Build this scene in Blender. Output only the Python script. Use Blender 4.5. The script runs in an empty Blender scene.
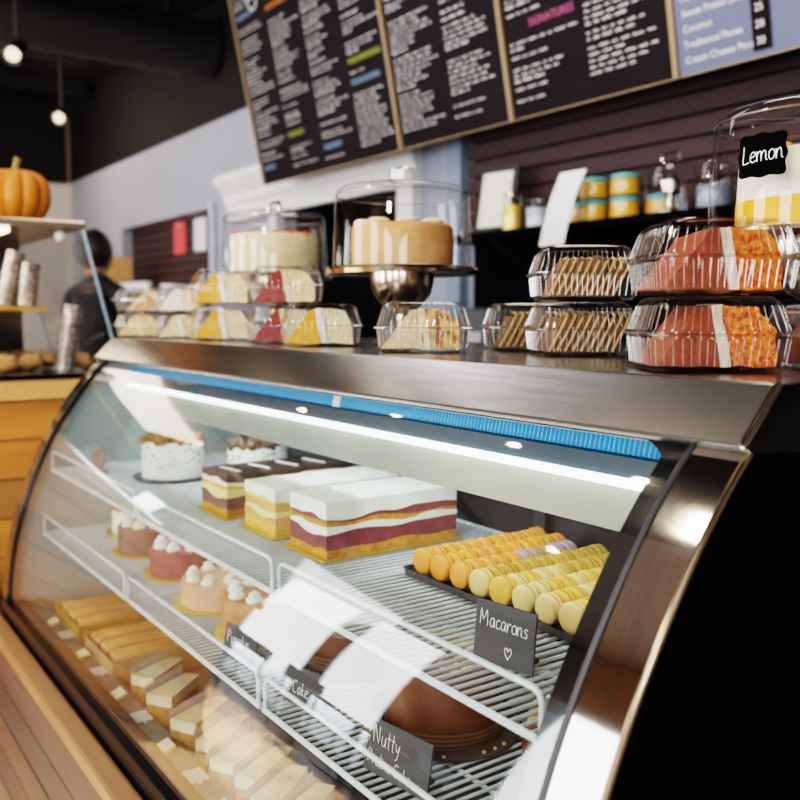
import bpy, bmesh, math, random
from mathutils import Vector, Matrix, noise, Euler
random.seed(7)
sc = bpy.context.scene
COL = sc.collection
H = 1.33                      # eye height above the floor; depths below are measured from it
PI = math.pi
def R(a): return math.radians(a)

# ------------------------------------------------------------------ materials
def new_mat(name):
    m = bpy.data.materials.new(name); m.use_nodes = True
    return m, m.node_tree, m.node_tree.nodes['Principled BSDF']
def pm(name, c, rough=.5, metal=0, c2=None, scale=20, bump=0, bscale=60, coat=0, spec=.5, emit=0, stretch=None, sss=0, contrast=None):
    m, nt, b = new_mat(name)
    b.inputs['Base Color'].default_value = (*c, 1)
    b.inputs['Roughness'].default_value = rough
    b.inputs['Metallic'].default_value = metal
    b.inputs['Specular IOR Level'].default_value = spec
    b.inputs['Coat Weight'].default_value = coat
    if sss:
        b.inputs['Subsurface Weight'].default_value = sss; b.inputs['Subsurface Scale'].default_value = .01
    if emit:
        b.inputs['Emission Color'].default_value = (*c, 1); b.inputs['Emission Strength'].default_value = emit
    tc = nt.nodes.new('ShaderNodeTexCoord'); mp = nt.nodes.new('ShaderNodeMapping')
    nt.links.new(tc.outputs['Object'], mp.inputs['Vector'])
    if stretch: mp.inputs['Scale'].default_value = stretch
    n = nt.nodes.new('ShaderNodeTexNoise'); n.inputs['Scale'].default_value = scale; n.inputs['Detail'].default_value = 4
    nt.links.new(mp.outputs['Vector'], n.inputs['Vector'])
    r = nt.nodes.new('ShaderNodeValToRGB')
    lo, hi = contrast or (.35, .65)
    r.color_ramp.elements[0].position = lo; r.color_ramp.elements[1].position = hi
    c2 = c2 or tuple(x*.88 for x in c)
    r.color_ramp.elements[0].color = (*c2, 1); r.color_ramp.elements[1].color = (*c, 1)
    nt.links.new(n.outputs['Fac'], r.inputs['Fac']); nt.links.new(r.outputs['Color'], b.inputs['Base Color'])
    if bump:
        n2 = nt.nodes.new('ShaderNodeTexNoise'); n2.inputs['Scale'].default_value = bscale; n2.inputs['Detail'].default_value = 3
        nt.links.new(mp.outputs['Vector'], n2.inputs['Vector'])
        bp = nt.nodes.new('ShaderNodeBump'); bp.inputs['Strength'].default_value = bump; bp.inputs['Distance'].default_value = .004
        nt.links.new(n2.outputs['Fac'], bp.inputs['Height']); nt.links.new(bp.outputs['Normal'], b.inputs['Normal'])
    return m
def clear(name, tint=(1,1,1), base=.03, power=1.0, rough=.02, ior=1.5):
    """thin clear sheet: see-through with a fresnel reflection of the room"""
    m, nt, b = new_mat(name); nt.nodes.remove(b)
    out = nt.nodes['Material Output']
    t = nt.nodes.new('ShaderNodeBsdfTransparent'); t.inputs['Color'].default_value = (*tint, 1)
    g = nt.nodes.new('ShaderNodeBsdfGlossy'); g.inputs['Roughness'].default_value = rough
    geo = nt.nodes.new('ShaderNodeNewGeometry'); dt = nt.nodes.new('ShaderNodeVectorMath'); dt.operation = 'DOT_PRODUCT'
    nt.links.new(geo.outputs['Normal'], dt.inputs[0]); nt.links.new(geo.outputs['Incoming'], dt.inputs[1])
    ab = nt.nodes.new('ShaderNodeMath'); ab.operation = 'ABSOLUTE'; nt.links.new(dt.outputs['Value'], ab.inputs[0])
    iv = nt.nodes.new('ShaderNodeMath'); iv.operation = 'SUBTRACT'; iv.inputs[0].default_value = 1; nt.links.new(ab.outputs[0], iv.inputs[1])
    lw = nt.nodes.new('ShaderNodeMath'); lw.operation = 'POWER'; lw.inputs[1].default_value = 4; nt.links.new(iv.outputs[0], lw.inputs[0])
    ma = nt.nodes.new('ShaderNodeMath'); ma.operation = 'MULTIPLY_ADD'; ma.use_clamp = True
    ma.inputs[1].default_value = power; ma.inputs[2].default_value = base
    nt.links.new(lw.outputs[0], ma.inputs[0])
    mx = nt.nodes.new('ShaderNodeMixShader'); nt.links.new(ma.outputs[0], mx.inputs[0])
    nt.links.new(t.outputs[0], mx.inputs[1]); nt.links.new(g.outputs[0], mx.inputs[2])
    nt.links.new(mx.outputs[0], out.inputs[0])
    return m
def wood(name, c, c2, scale=6, axis='X', rough=.5):
    st = {'X': (.12, 1, 1), 'Y': (1, .12, 1), 'Z': (1, 1, .12)}[axis]
    return pm(name, c, rough, c2=c2, scale=scale*4, stretch=st, bump=.25, bscale=scale*12, contrast=(.3, .7))
def stripes(name, c, c2, scale, axis='X', rough=.4, rot=(0,0,0), wid=.5, distort=0, emit=0):
    m, nt, b = new_mat(name)
    tc = nt.nodes.new('ShaderNodeTexCoord'); mp = nt.nodes.new('ShaderNodeMapping'); mp.inputs['Rotation'].default_value = rot
    w = nt.nodes.new('ShaderNodeTexWave'); w.bands_direction = axis; w.inputs['Scale'].default_value = scale; w.inputs['Distortion'].default_value = distort
    r = nt.nodes.new('ShaderNodeValToRGB'); r.color_ramp.elements[0].position = wid-.08; r.color_ramp.elements[1].position = wid+.08
    r.color_ramp.elements[0].color = (*c2, 1); r.color_ramp.elements[1].color = (*c, 1)
    nt.links.new(tc.outputs['Object'], mp.inputs[0]); nt.links.new(mp.outputs[0], w.inputs[0]); nt.links.new(w.outputs['Fac'], r.inputs[0]); nt.links.new(r.outputs[0], b.inputs['Base Color'])
    b.inputs['Roughness'].default_value = rough
    if emit:
        nt.links.new(r.outputs[0], b.inputs['Emission Color']); b.inputs['Emission Strength'].default_value = emit
    return m
def emis(name, c, s):
    m, nt, b = new_mat(name); nt.nodes.remove(b)
    e = nt.nodes.new('ShaderNodeEmission'); e.inputs[0].default_value = (*c, 1); e.inputs[1].default_value = s
    nt.links.new(e.outputs[0], nt.nodes['Material Output'].inputs[0]); return m

steel = pm('brushed_steel', (.34,.325,.31), .22, 1, c2=(.27,.26,.25), scale=8, stretch=(1,14,14), coat=0)
steel_trim = pm('polished_trim', (.40,.37,.34), .07, 1, c2=(.34,.31,.29), scale=10, stretch=(20,1,1))
steel_edge = pm('bright_steel_edge', (.75,.66,.52), .16, 1)
chrome = pm('chrome', (.8,.78,.74), .08, 1)
silver = pm('silver_plate', (.72,.66,.56), .16, 1, c2=(.5,.44,.36), scale=30)
black_gloss = pm('black_gloss', (.006,.006,.008), .12, 0)
black_matte = pm('black_matte', (.0012,.0012,.0014), .9, 0, spec=.04)
black_plastic = pm('black_plastic', (.012,.012,.014), .35)
dark_gray = pm('dark_gray', (.035,.035,.04), .4)
white_wire = pm('white_coated_wire', (.58,.65,.68), .3)
case_white = pm('case_liner', (.40,.47,.46), .35, c2=(.33,.40,.39), scale=3)
light_panel = pm('canopy_panel', (.36,.39,.33), .2, c2=(.29,.32,.28), scale=5)
glassm = clear('curved_display_glass', (.93,.97,.96), .10, .9, .01, 1.52)
pane_m = clear('thin_glass', (.97,.98,.98), .06, .7, .01, 1.5)
dome_m = clear('dome_acrylic', (.975,.975,.985), .045, .6, .015, 1.5)
clam_m = clear('clamshell_plastic', (.975,.97,.965), .07, .6, .07, 1.5)
rib_m = clear('clamshell_rib', (.93,.91,.89), .30, .5, .25, 1.5)
dark_glass = pm('dark_glass', (.01,.012,.015), .05)
tray_m = pm('smoky_tray', (.055,.05,.05), .25)
gold = pm('gold_card', (.75,.50,.10), .35, .6)
cream = pm('cream', (.86,.83,.70), .55, c2=(.78,.73,.58), scale=40, bump=.3, sss=.15)
whip = pm('whipped_cream', (.88,.89,.86), .5, c2=(.78,.78,.74), scale=60, bump=.4)
kraft = pm('kraft', (.42,.26,.12), .7)
paper_w = pm('white_paper', (.82,.82,.84), .6)
slate = pm('chalkboard', (.030,.031,.035), .6, c2=(.04,.042,.046), scale=12)
chalk = pm('chalk', (.85,.85,.85), .7, emit=.12)

# ------------------------------------------------------------------ mesh builder
class M:
    def __init__(s): s.b = bmesh.new()
    def box(s, c, d, rot=None, bev=0):
        b2 = bmesh.new(); bmesh.ops.create_cube(b2, size=1)
        for v in b2.verts: v.co = Vector((v.co.x*d[0], v.co.y*d[1], v.co.z*d[2]))
        if bev: bmesh.ops.bevel(b2, geom=list(b2.edges), offset=bev, segments=2, affect='EDGES', profile=.5)
        mt = Matrix.Translation(Vector(c)) @ (Euler(rot).to_matrix().to_4x4() if rot else Matrix())
        s.merge(b2, mt); return s
    def merge(s, b2, mt=None):
        if mt is not None: b2.transform(mt)
        me = bpy.data.meshes.new('tmp'); b2.to_mesh(me); b2.free(); s.b.from_mesh(me); bpy.data.meshes.remove(me); return s
    def tube(s, pts, r, n=8, closed=False, cap=True):
        pts = [Vector(p) for p in pts]; rings = []; L = len(pts)
        up = None
        for i, p in enumerate(pts):
            if closed: t = pts[(i+1) % L]-pts[i-1]
            else: t = pts[min(i+1, L-1)]-pts[max(i-1, 0)]
            t.normalize()
            if up is None:
                up = Vector((0,0,1)) if abs(t.z) < .9 else Vector((1,0,0))
            a = t.cross(up); a.normalize(); bb = a.cross(t); up = bb
            rr = r[i] if isinstance(r, (list, tuple)) else r
            rings.append([s.b.verts.new(p+(a*math.cos(2*PI*k/n)+bb*math.sin(2*PI*k/n))*rr) for k in range(n)])
        for i in range(L if closed else L-1):
            A, B = rings[i], rings[(i+1) % L]
            for k in range(n): s.b.faces.new((A[k], A[(k+1) % n], B[(k+1) % n], B[k]))
        if cap and not closed:
            s.b.faces.new(rings[0][::-1]); s.b.faces.new(rings[-1])
        return s
    def lathe(s, prof, c=(0,0,0), n=48, f=None, mt=None):
        """prof: (r, z) list revolved about the vertical through c"""
        rings = []
        for (r, z) in prof:
            if r < 1e-6: rings.append([s.b.verts.new(Vector(c)+Vector((0,0,z)))])
            else:
                ring = []
                for k in range(n):
                    a = 2*PI*k/n; q = (f(a, r, z) if f else r)
                    ring.append(s.b.verts.new(Vector(c)+Vector((q*math.cos(a), q*math.sin(a), z))))
                rings.append(ring)
        for A, B in zip(rings, rings[1:]):
            for k in range(n):
                a0, a1 = A[k % len(A)], A[(k+1) % len(A)]; b0, b1 = B[k % len(B)], B[(k+1) % len(B)]
                vs = []
                for v in (a0, a1, b1, b0):
                    if v not in vs: vs.append(v)
                if len(vs) >= 3:
                    try: s.b.faces.new(vs)
                    except ValueError: pass
        return s
    def prism(s, poly, x0, x1, axis='X'):
        def P(a, b, t): return {'X': (t, a, b), 'Y': (a, t, b), 'Z': (a, b, t)}[axis]
        A = [s.b.verts.new(P(a, b, x0)) for a, b in poly]; B = [s.b.verts.new(P(a, b, x1)) for a, b in poly]
        n = len(poly)
        for k in range(n): s.b.faces.new((A[k], A[(k+1) % n], B[(k+1) % n], B[k]))
        s.b.faces.new(A[::-1]); s.b.faces.new(B); return s
    def sheet(s, rows):
        g = [[s.b.verts.new(p) for p in r] for r in rows]
        for i in range(len(g)-1):
            for j in range(len(g[0])-1): s.b.faces.new((g[i][j], g[i][j+1], g[i+1][j+1], g[i+1][j]))
        return s
    def ball(s, c, r, sub=2, sc_=(1,1,1), jit=0, freq=30, rot=None):
        b2 = bmesh.new(); bmesh.ops.create_icosphere(b2, subdivisions=sub, radius=1)
        for v in b2.verts:
            q = 1+(jit*noise.noise(Vector(v.co)*freq*r+Vector(c)*37) if jit else 0)
            v.co = Vector((v.co.x*r*sc_[0]*q, v.co.y*r*sc_[1]*q, v.co.z*r*sc_[2]*q))
        s.merge(b2, Matrix.Translation(Vector(c)) @ (Euler(rot).to_matrix().to_4x4() if rot else Matrix())); return s
    def rough(s, amp, freq, off=0):
        s.b.normal_update()
        for v in s.b.verts:
            v.co += v.normal*amp*noise.noise(v.co*freq+Vector((off, off*.7, 3)))
        return s
    def sub(s, n=1):
        bmesh.ops.subdivide_edges(s.b, edges=list(s.b.edges), cuts=n, use_grid_fill=True); return s
    def build(s, name, mat, parent=None, smooth=False, loc=None, rz=0, ang=35):
        bmesh.ops.recalc_face_normals(s.b, faces=list(s.b.faces))
        me = bpy.data.meshes.new(name); 
        if smooth:
            for f in s.b.faces: f.smooth = True
            for e in s.b.edges:
                if len(e.link_faces) == 2 and e.calc_face_angle(0) > R(ang): e.smooth = False
        s.b.to_mesh(me); s.b.free()
        me.materials.append(mat)
        o = bpy.data.objects.new(name, me); COL.objects.link(o)
        if parent is not None: o.parent = parent
        if loc is not None: o.location = loc
        if rz: o.rotation_euler.z = rz
        return o
def tag(o, label=None, cat=None, group=None, kind=None):
    if label: o['label'] = label
    if cat: o['category'] = cat
    if group: o['group'] = group
    if kind: o['kind'] = kind
    return o
def thing(name, label, cat, loc=(0,0,0), rz=0, group=None):
    o = bpy.data.objects.new(name, None); COL.objects.link(o); o.empty_display_size = .05
    o.location = loc; o.rotation_euler = (0,0,rz)
    return tag(o, label, cat, group)
def copy_tree(o, parent=None):
    c = o.copy(); COL.objects.link(c)
    if parent is not None: c.parent = parent
    for ch in [x for x in COL.objects if x.parent == o]: copy_tree(ch, c)
    return c
def st(o): return tag(o, kind='structure')

# ------------------------------------------------------------------ setting
WY = 2.75; ZC = 3.55; XL = -10.2; XR = 3.0; YF = -3.2
floor_m = wood('floor_planks', (.50,.31,.15), (.33,.19,.09), 3, 'X', .3)
wall_gray = pm('wall_gray_blue', (.24,.26,.33), .7, c2=(.25,.28,.345), scale=2)
wall_pale = pm('wall_pale', (.45,.43,.42), .7, c2=(.40,.39,.39), scale=1.5)
ceil_black = pm('ceiling_black', (.006,.006,.007), .75, spec=.2)
st(M().box(((XL+XR)/2, -2.1, ZC+.03), (XR-XL, 2.2, .03)).build('ceiling_reflector', pm('reflector_brown_gray', (.16,.135,.12), .8)))  # unseen lighter panel, added for the steel hood fascia to reflect
st(M().box(((XL+XR)/2, (YF+WY)/2, -.05), (XR-XL+.4, WY-YF+.4, .1)).build('floor', floor_m))
st(M().box(((XL+XR)/2, (YF+WY)/2, ZC+.1), (XR-XL+.4, WY-YF+.4, .1)).build('ceiling', ceil_black))
# back wall: black above, gray-blue below, with a pass-through opening and a panelled niche
ZT = H+1.42
w = M()
def wallpart(x0, x1, z0, z1, m_=None, y=WY, t=.1): (m_ or w).box(((x0+x1)/2, y+t/2, (z0+z1)/2), (x1-x0, t, z1-z0))
wallpart(XL, -8.5, 0, ZT); wallpart(-8.5, -6.36, H+.80, ZT); wallpart(-8.5, -6.36, 0, .9); wallpart(-6.36, -5.25, 0, ZT)
wallpart(-5.25, -3.95, H+.84, ZT); wallpart(-5.25, -3.95, 0, .9); wallpart(-3.95, XR, 0, ZT)
st(w.build('wall_back', wall_gray))
w = M(); wallpart(XL, XR, ZT, ZC+.05, w); st(w.build('wall_back_upper', ceil_black))
w = M(); wallpart(-8.6, -3.8, 0, H+1.2, w, y=WY+.9); w.box((-4.0+.05, WY+.5, 1.2), (.05, .8, 2.4)); w.box((-8.6, WY+.5, 1.2), (.05, .8, 2.4)); w.box((-6.2, WY+.5, .87), (4.6,.9,.06))
st(w.build('wall_niche', black_plastic))
# brown slatted boards (niche and long run at the right)
slat_m = pm('slatwall_brown', (.034,.010,.009), .7, c2=(.022,.007,.007), scale=3, stretch=(.3,1,4))
def slatwall(name, x0, x1, z0, z1, y, idx):
    b = M(); z = z0
    while z < z1-.01:
        zz = min(z+.070, z1); b.prism([(y, z), (y-.014, z+.002), (y-.014, zz-.001), (y-.006, zz+.001), (y, zz)], x0, x1); z += .078
    st(b.build(name, slat_m))
st(M().box((-.15, WY-.004, H+.10), (6.3, .008, 2.0)).build('shelf_shade', black_matte))  # black sheet standing in for the darkness below the wall shelf
slatwall('wall_slats_right', -3.33, XR, H+.33, H+1.06, WY-.008, 1)
slatwall('wall_slats_niche', -8.5, -6.36, .9, H+.80, WY+.12, 2)
st(M().box((-6.33, WY-.01, H+.4), (.07, .05, .86)).build('trim_1', pm('trim_gray', (.42,.44,.50), .5)))
# white crown moulding over the pass-through
tw = pm('white_trim', (.70,.70,.70), .5)
b = M()
cr = [(WY, 0), (WY-.05, 0), (WY-.05, .10), (WY-.07, .12), (WY-.075, .17), (WY-.11, .21), (WY-.15, .26), (WY-.15, .30), (WY, .30)]
b.prism([(y, H+.66+z) for y, z in cr], -6.0, -3.72)
b.box((-5.28, WY-.03, 1.7), (.10, .06, .62)); b.box((-3.80, WY-.03, 1.7), (.14,.06,.62))
st(b.build('trim_2', tw))
st(M().box((-3.40, WY-.03, H+.3), (.10, .05, 1.35)).build('trim_3', pm('trim_bluegray', (.16,.22,.29), .5)))
# left end wall with bright shopfront windows, front wall with windows
day = pm('x', (1,1,1)); 
def daylight(name, s):
    m, nt, b = new_mat(name); nt.nodes.remove(b)
    tc = nt.nodes.new('ShaderNodeTexCoord'); sx = nt.nodes.new('ShaderNodeSeparateXYZ'); nt.links.new(tc.outputs['Object'], sx.inputs[0])
    n = nt.nodes.new('ShaderNodeTexNoise'); n.inputs['Scale'].default_value = 3.5; nt.links.new(tc.outputs['Object'], n.inputs[0])
    a = nt.nodes.new('ShaderNodeMath'); a.operation = 'MULTIPLY_ADD'; a.inputs[1].default_value = .5; nt.links.new(n.outputs[0], a.inputs[0]); nt.links.new(sx.outputs[2], a.inputs[2])
    r = nt.nodes.new('ShaderNodeValToRGB'); nt.links.new(a.outputs[0], r.inputs[0])
    e = r.color_ramp.elements; e[0].position = .62; e[0].color = (.16,.16,.19,1); e[1].position = 1.0; e[1].color = (.93,.97,1,1)
    x = e.new(.85); x.color = (.75,.82,.92,1)
    em = nt.nodes.new('ShaderNodeEmission'); em.inputs[1].default_value = s; nt.links.new(r.outputs[0], em.inputs[0])
    nt.links.new(em.outputs[0], nt.nodes['Material Output'].inputs[0]); return m
day = daylight('daylight_street', 10)
frame_m = pm('window_frame', (.03,.025,.022), .4)
wall_warm = pm('wall_warm', (.30,.22,.15), .7, c2=(.25,.18,.12), scale=2)
def window_wall(name, a0, a1, zmax, wins, along, at, outward, wid):
    """solid wall with real openings; wins: (a, b, z0, z1)"""
    b = M(); xs = sorted(wins)
    def put(m_, p, q, z0, z1, t=.12, off=0.0):
        c = at+outward*(t/2+off)
        if along == 'X': m_.box(((p+q)/2, c, (z0+z1)/2), (q-p, t, z1-z0))
        else: m_.box((c, (p+q)/2, (z0+z1)/2), (t, q-p, z1-z0))
    cur = a0
    for (p, q, z0, z1) in xs:
        put(b, cur, p, 0, zmax); put(b, p, q, 0, z0); put(b, p, q, z1, zmax); cur = q
    put(b, cur, a1, 0, zmax); st(b.build(name, wall_warm))
    for k, (p, q, z0, z1) in enumerate(xs):
        f = M(); t = .05
        put(f, p, p+t, z0, z1, .08); put(f, q-t, q, z0, z1, .08); put(f, p, q, z0, z0+t, .08); put(f, p, q, z1-t, z1, .08)
        o = st(f.build('window_%d' % (wid+k), frame_m))
        g = M(); put(g, p+t, q-t, z0+t, z1-t, .01, .04); g.build('pane', day, o)
window_wall('wall_front', XL, XR, ZC, [(-7.45,-6.15,.08,2.45), (-5.98,-5.02,.08,2.45), (-3.9,-2.5,.25,2.5), (-1.3,-.3,.5,2.4), (.6,1.9,.5,2.4)], 'X', YF, -1, 1)
window_wall('wall_left', YF, WY, ZC, [(-2.9,-2.2,.5,2.5), (-2.0,-1.4,.5,2.5), (-1.2,-.6,.6,2.4)], 'Y', XL, -1, 7)
window_wall('wall_right', YF, WY, ZC, [(-2.8,-1.2,.6,2.4)], 'Y', XR, 1, 10)
st(M().box((XL+.02, 1.9, 1.83), (.04, 1.7, 1.8)).build('trim_4', wall_pale))
st(M().box((XL+.02, 0, 3.18), (.04, 5.4, .86)).build('trim_5', ceil_black))
st(M().box((XL+.06, 1.3, 1.3), (.06, .9, 2.2)).build('door_1', black_plastic))

# ceiling: ribbed duct, beams, spot lamps
b = M(); px = []
for i in range(52): px.append(((-6.3, -3.0+i*.112, 3.25), .195+(.012 if i % 2 else 0)))
b.tube([p for p, q in px], [q for p, q in px], 24)
tag(b.build('air_duct', pm('duct_black', (.012,.011,.012), .5), smooth=True), 'black ribbed air duct hung under the dark ceiling', 'duct')
duct = [o for o in COL.objects if o.name == 'air_duct'][0]
for y in (-2.2, -.6, 1.0, 2.4): M().tube([(-6.3, y, 3.40), (-6.3, y, 3.61)], .008).build('hanger_rod', dark_gray, duct)
b = M()
for x in (-9.2, -8.0, -6.8, -5.6, -4.4): b.box((x, -.25, 3.53), (.08, 5.8, .13))
tag(b.build('ceiling_joists', black_plastic), 'row of black joists crossing the open ceiling', 'joists')
def spot_lamp(loc, label, lit, d=(0,-.3,-1), drop=.22):
    t = thing('spot_lamp', label, 'lamp', loc, group='spot lamps under the ceiling')
    M().tube([(0,0,3.61-loc[2]), (0,0,.06)], .012).build('stem', black_plastic, t)
    a = Vector(d).normalized()
    M().tube([-a*.06, a*.05, a*.075], [.035, .045, .052], 16, cap=False).build('housing', black_plastic, t, smooth=True)
    M().ball(a*.055, .038, 2).build('bulb', emis('warm_bulb', (1,.80,.55), 45 if lit else 2), t, smooth=True)
    return t

# ------------------------------------------------------------------ the curved display case
PR = [(.735,-.118), (.70,-.152), (.655,-.205), (.612,-.27), (.573,-.335), (.538,-.41), (.505,-.50), (.479,-.60), (.467,-.68), (.463,-.742)]
def spline(pts, n=6):
    out = []
    P = [pts[0]]+pts+[pts[-1]]
    for i in range(1, len(P)-2):
        for k in range(n):
            t = k/n; v = []
            for c in (0, 1):
                p0, p1, p2, p3 = (P[i-1][c], P[i][c], P[i+1][c], P[i+2][c])
                v.append(.5*((2*p1)+(-p0+p2)*t+(2*p0-5*p1+4*p2-p3)*t*t+(-p0+3*p1-3*p2+p3)*t**3))
            out.append(tuple(v))
    out.append(pts[-1]); return out
def smooth_profile(pts, n=6, it=12):
    c = spline(pts, n)
    for _ in range(it):
        c = [c[0]]+[((c[i-1][0]+2*c[i][0]+c[i+1][0])/4, (c[i-1][1]+2*c[i][1]+c[i+1][1])/4) for i in range(1, len(c)-1)]+[c[-1]]
    return c
CURVE = [(y, z+H) for y, z in smooth_profile(PR)]
def offset(curve, d):
    out = []
    for i, (y, z) in enumerate(curve):
        a = curve[max(i-1, 0)]; c = curve[min(i+1, len(curve)-1)]
        ty, tz = c[0]-a[0], c[1]-a[1]; l = math.hypot(ty, tz); out.append((y+tz/l*d, z-ty/l*d))   # +d = outwards (customer side)
    return out
X0, X1 = -2.47, -.478          # outer ends of the case
case = thing('pastry_display_case', 'long refrigerated bakery display case with curved glass front and steel hood', 'display case', (0,0,0))
def strip(m_, x0, x1, d0, d1, curve=CURVE):
    a = offset(curve, d0); c = offset(curve, d1)
    m_.prism(a+c[::-1], x0, x1)
# hood: flat top, chamfered fascia
hood = [(.766, H-.062), (1.34, H-.062), (1.34, H-.13), (.80, H-.13), (.722, H-.124), (.712, H-.118)]
b = M(); b.prism(hood, X0, X1)
ho = b.build('hood', steel, case)
mod = ho.modifiers.new('b', 'BEVEL'); mod.width = .003; mod.segments = 2
M().prism([(.713,H-.119), (.767,H-.063), (1.33,H-.063), (1.33,H-.128), (.80,H-.129), (.723,H-.1245)], X1, X1+.006).build('hood_end', steel, case)
M().tube([(X1+.002, .7125, H-.1185), (X1+.002, .7665, H-.0625)], .0022).build('hood_seam', steel_edge, case, smooth=True)
# right trim and black side panel
b = M(); strip(b, -.533, X1, -.004, .003); b.build('end_trim', steel_trim, case, smooth=True)
b = M(); b.tube([(X1+.002, y, z) for y, z in offset(CURVE, .002)], .0036, 8); b.build('end_trim_edge', steel_edge, case, smooth=True)
b = M(); strip(b, X0, X0+.045, -.004, .003); b.build('end_trim', steel_trim, case, smooth=True)
side = offset(CURVE, -.004)+[(.47, H-.79), (.50, .05), (1.33, .05), (1.33, H-.125)]
b = M(); b.prism(side, X1-.012, X1-.001); b.build('side_panel', black_matte, case)
b = M(); b.prism(side, X0+.012, X0+.03); b.build('side_panel', black_matte, case)
inner = offset(CURVE, -.012)+[(.50, H-.79), (1.30, H-.79), (1.30, H-.13)]
b = M(); b.prism(inner, X0+.031, X0+.045); b.build('inner_end_liner', case_white, case)
b = M(); b.prism(inner, X1-.026, X1-.013); b.build('inner_end_liner', black_gloss, case)
# black band between trim and glass, with the hinge tube
b = M(); strip(b, -.548, -.533, -.010, -.004); b.build('gasket', black_gloss, case, smooth=True)
b = M(); b.tube([(-.541, y, z) for y, z in offset(CURVE, -.003)], .0045, 8); b.build('gasket_tube', dark_gray, case, smooth=True)
b = M(); strip(b, X0+.045, X0+.055, -.010, -.002); b.build('gasket', black_gloss, case, smooth=True)
G0, G1 = X0+.055, -.548
gl = M(); gp = offset(CURVE, -.004)
gl.sheet([[(G0+(G1-G0)*j/8, y, z) for j in range(9)] for y, z in gp])
glass = gl.build('curved_glass', glassm, case, smooth=True)
# printed black border on the inside of the glass
b = M(); g2 = offset(CURVE, -.0065)
b.sheet([[(-.572, y, z), (G1, y, z)] for y, z in g2]); b.sheet([[(G0, y, z), (G0+.018, y, z)] for y, z in g2])
b.sheet([[(G0, y, z), (G1, y, z)] for y, z in g2[:2]])
b.sheet([[(G0, y, z), (G1, y, z)] for y, z in g2[-3:]])
for i in range(1, 4):      # rounded inner corner
    k = (4-i)/3; wd = .028*(k**2); y, z = g2[i]; y2, z2 = g2[i+1]
    b.sheet([[(-.572-wd, y, z), (-.572, y, z)], [(-.572-.028*(max(0, (3-i)/3)**2), y2, z2), (-.572, y2, z2)]])
b.build('glass_border', black_gloss, glass)
b = M(); b.box(((X0+X1)/2, .482, H-.765), (X1-X0, .05, .044)); b.build('bottom_rail', black_gloss, case)
# body: deck, back, lower box
M().box(((X0+X1)/2, .91, H-.785), (X1-X0-.06, .80, .03)).build('deck', pm('deck_gray', (.07,.085,.085), .35), case)
M().box(((X0+X1)/2, .91, .27), (X1-X0-.05, .78, .52)).build('lower_body', black_plastic, case)
b = M()
for k in range(3):
    x = X0+.05+(k+.5)*(X1-X0-.1)/3; b.box((x, 1.30, H-.45), ((X1-X0-.1)/3, .012, .64))
b.build('rear_door_glass', dark_glass, case)
b = M()
for k in range(4): b.box((X0+.05+k*(X1-X0-.1)/3, 1.29, H-.45), (.035, .03, .64))
b.box(((X0+X1)/2, 1.29, H-.15), (X1-X0-.1, .03, .04)); b.box(((X0+X1)/2, 1.29, H-.755), (X1-X0-.1, .03, .04))
b.build('rear_door_frame', dark_gray, case)
M().box(((X0+X1)/2, 1.12, H-.34), (X1-X0-.1, .004, .24)).build('rear_screen', pm('smoked_back', (.03,.03,.033), .2), case)
M().box(((X0+X1)/2, 1.03, H-.134), (X1-X0-.09, .50, .006)).build('canopy_ceiling', case_white, case)
# canopy: blue air grille, dark band, lamp, white panel
cy = .80
blue = stripes('blue_honeycomb', (.02,.36,.75), (.01,.10,.30), 60, 'X', .35, wid=.45, emit=.30)
CX0, CX1 = X0+.05, -.52
b = M(); b.box(((CX0+CX1)/2, cy+.01, H-.145), (CX1-CX0, .006, .030), rot=(R(-14),0,0)); b.build('air_grille', blue, case)
b = M()
n = int((CX1-CX0)/.0075)
for i in range(n): b.box((CX0+i*.0075, cy+.005, H-.145), (.0016, .008, .030), rot=(R(-14),0,0))
tag(b.build('grille_fins', pm('blue_fin', (.06,.38,.7), .3, emit=.18), case), kind='stuff')
b = M(); b.box((-1.33, cy+.001, H-.145), (.022,.004,.030), rot=(R(-14),0,0)); b.build('grille_clip', paper_w, case)
b = M(); b.prism([(cy+.012, H-.160), (cy-.004, H-.162), (cy-.004, H-.186), (cy+.012, H-.186)], CX0, CX1); b.build('canopy_band', pm('band_navy', (.035,.06,.08), .25), case)
b = M(); b.prism([(cy+.012, H-.186), (cy-.012, H-.187), (cy-.012, H-.196), (cy+.012, H-.199)], CX0, CX1); b.build('glow_strip', emis('case_lamp', (.93,.98,1), 5), case)
b = M(); b.prism([(cy+.010, H-.199), (cy+.0, H-.199), (cy+.004, H-.253), (cy+.014, H-.253)], CX0, CX1); b.build('canopy_panel', light_panel, case)
# wire shelves
def wire_shelf(x0, x1, y0, y1, z, fh):
    b = M(); n = int((x1-x0)/.0158)
    for i in range(n+1):
        x = x0+.008+i*(x1-x0-.016)/n; b.tube([(x, y0, z), (x, y1, z)], .0026, 6)
    o = b.build('wire_shelf', white_wire, case, smooth=True)
    b = M()
    for yy in (y0+.13, y0+.27, y0+.41): b.tube([(x0, yy, z-.005), (x1, yy, z-.005)], .0032, 6)
    b.build('cross_wire', white_wire, o, smooth=True)
    b = M(); r = .012
    loop = [(x0, y0, z), (x1, y0, z), (x1, y1, z), (x0, y1, z)]
    b.tube(loop, .0048, 8, closed=True); b.build('shelf_rim', white_wire, o, smooth=True)
    b = M()
    pts = [(x0+.004, y0, z), (x0+.004, y0, z+fh-r), (x0+.004+r*.3, y0, z+fh-r*.3), (x0+.004+r, y0, z+fh), (x1-.004-r, y0, z+fh), (x1-.004-r*.3, y0, z+fh-r*.3), (x1-.004, y0, z+fh-r), (x1-.004, y0, z)]
    b.tube(pts, .0036, 8); b.build('guard_rail', white_wire, o, smooth=True)
    return o
ZU, ZL = H-.402, H-.567
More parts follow.
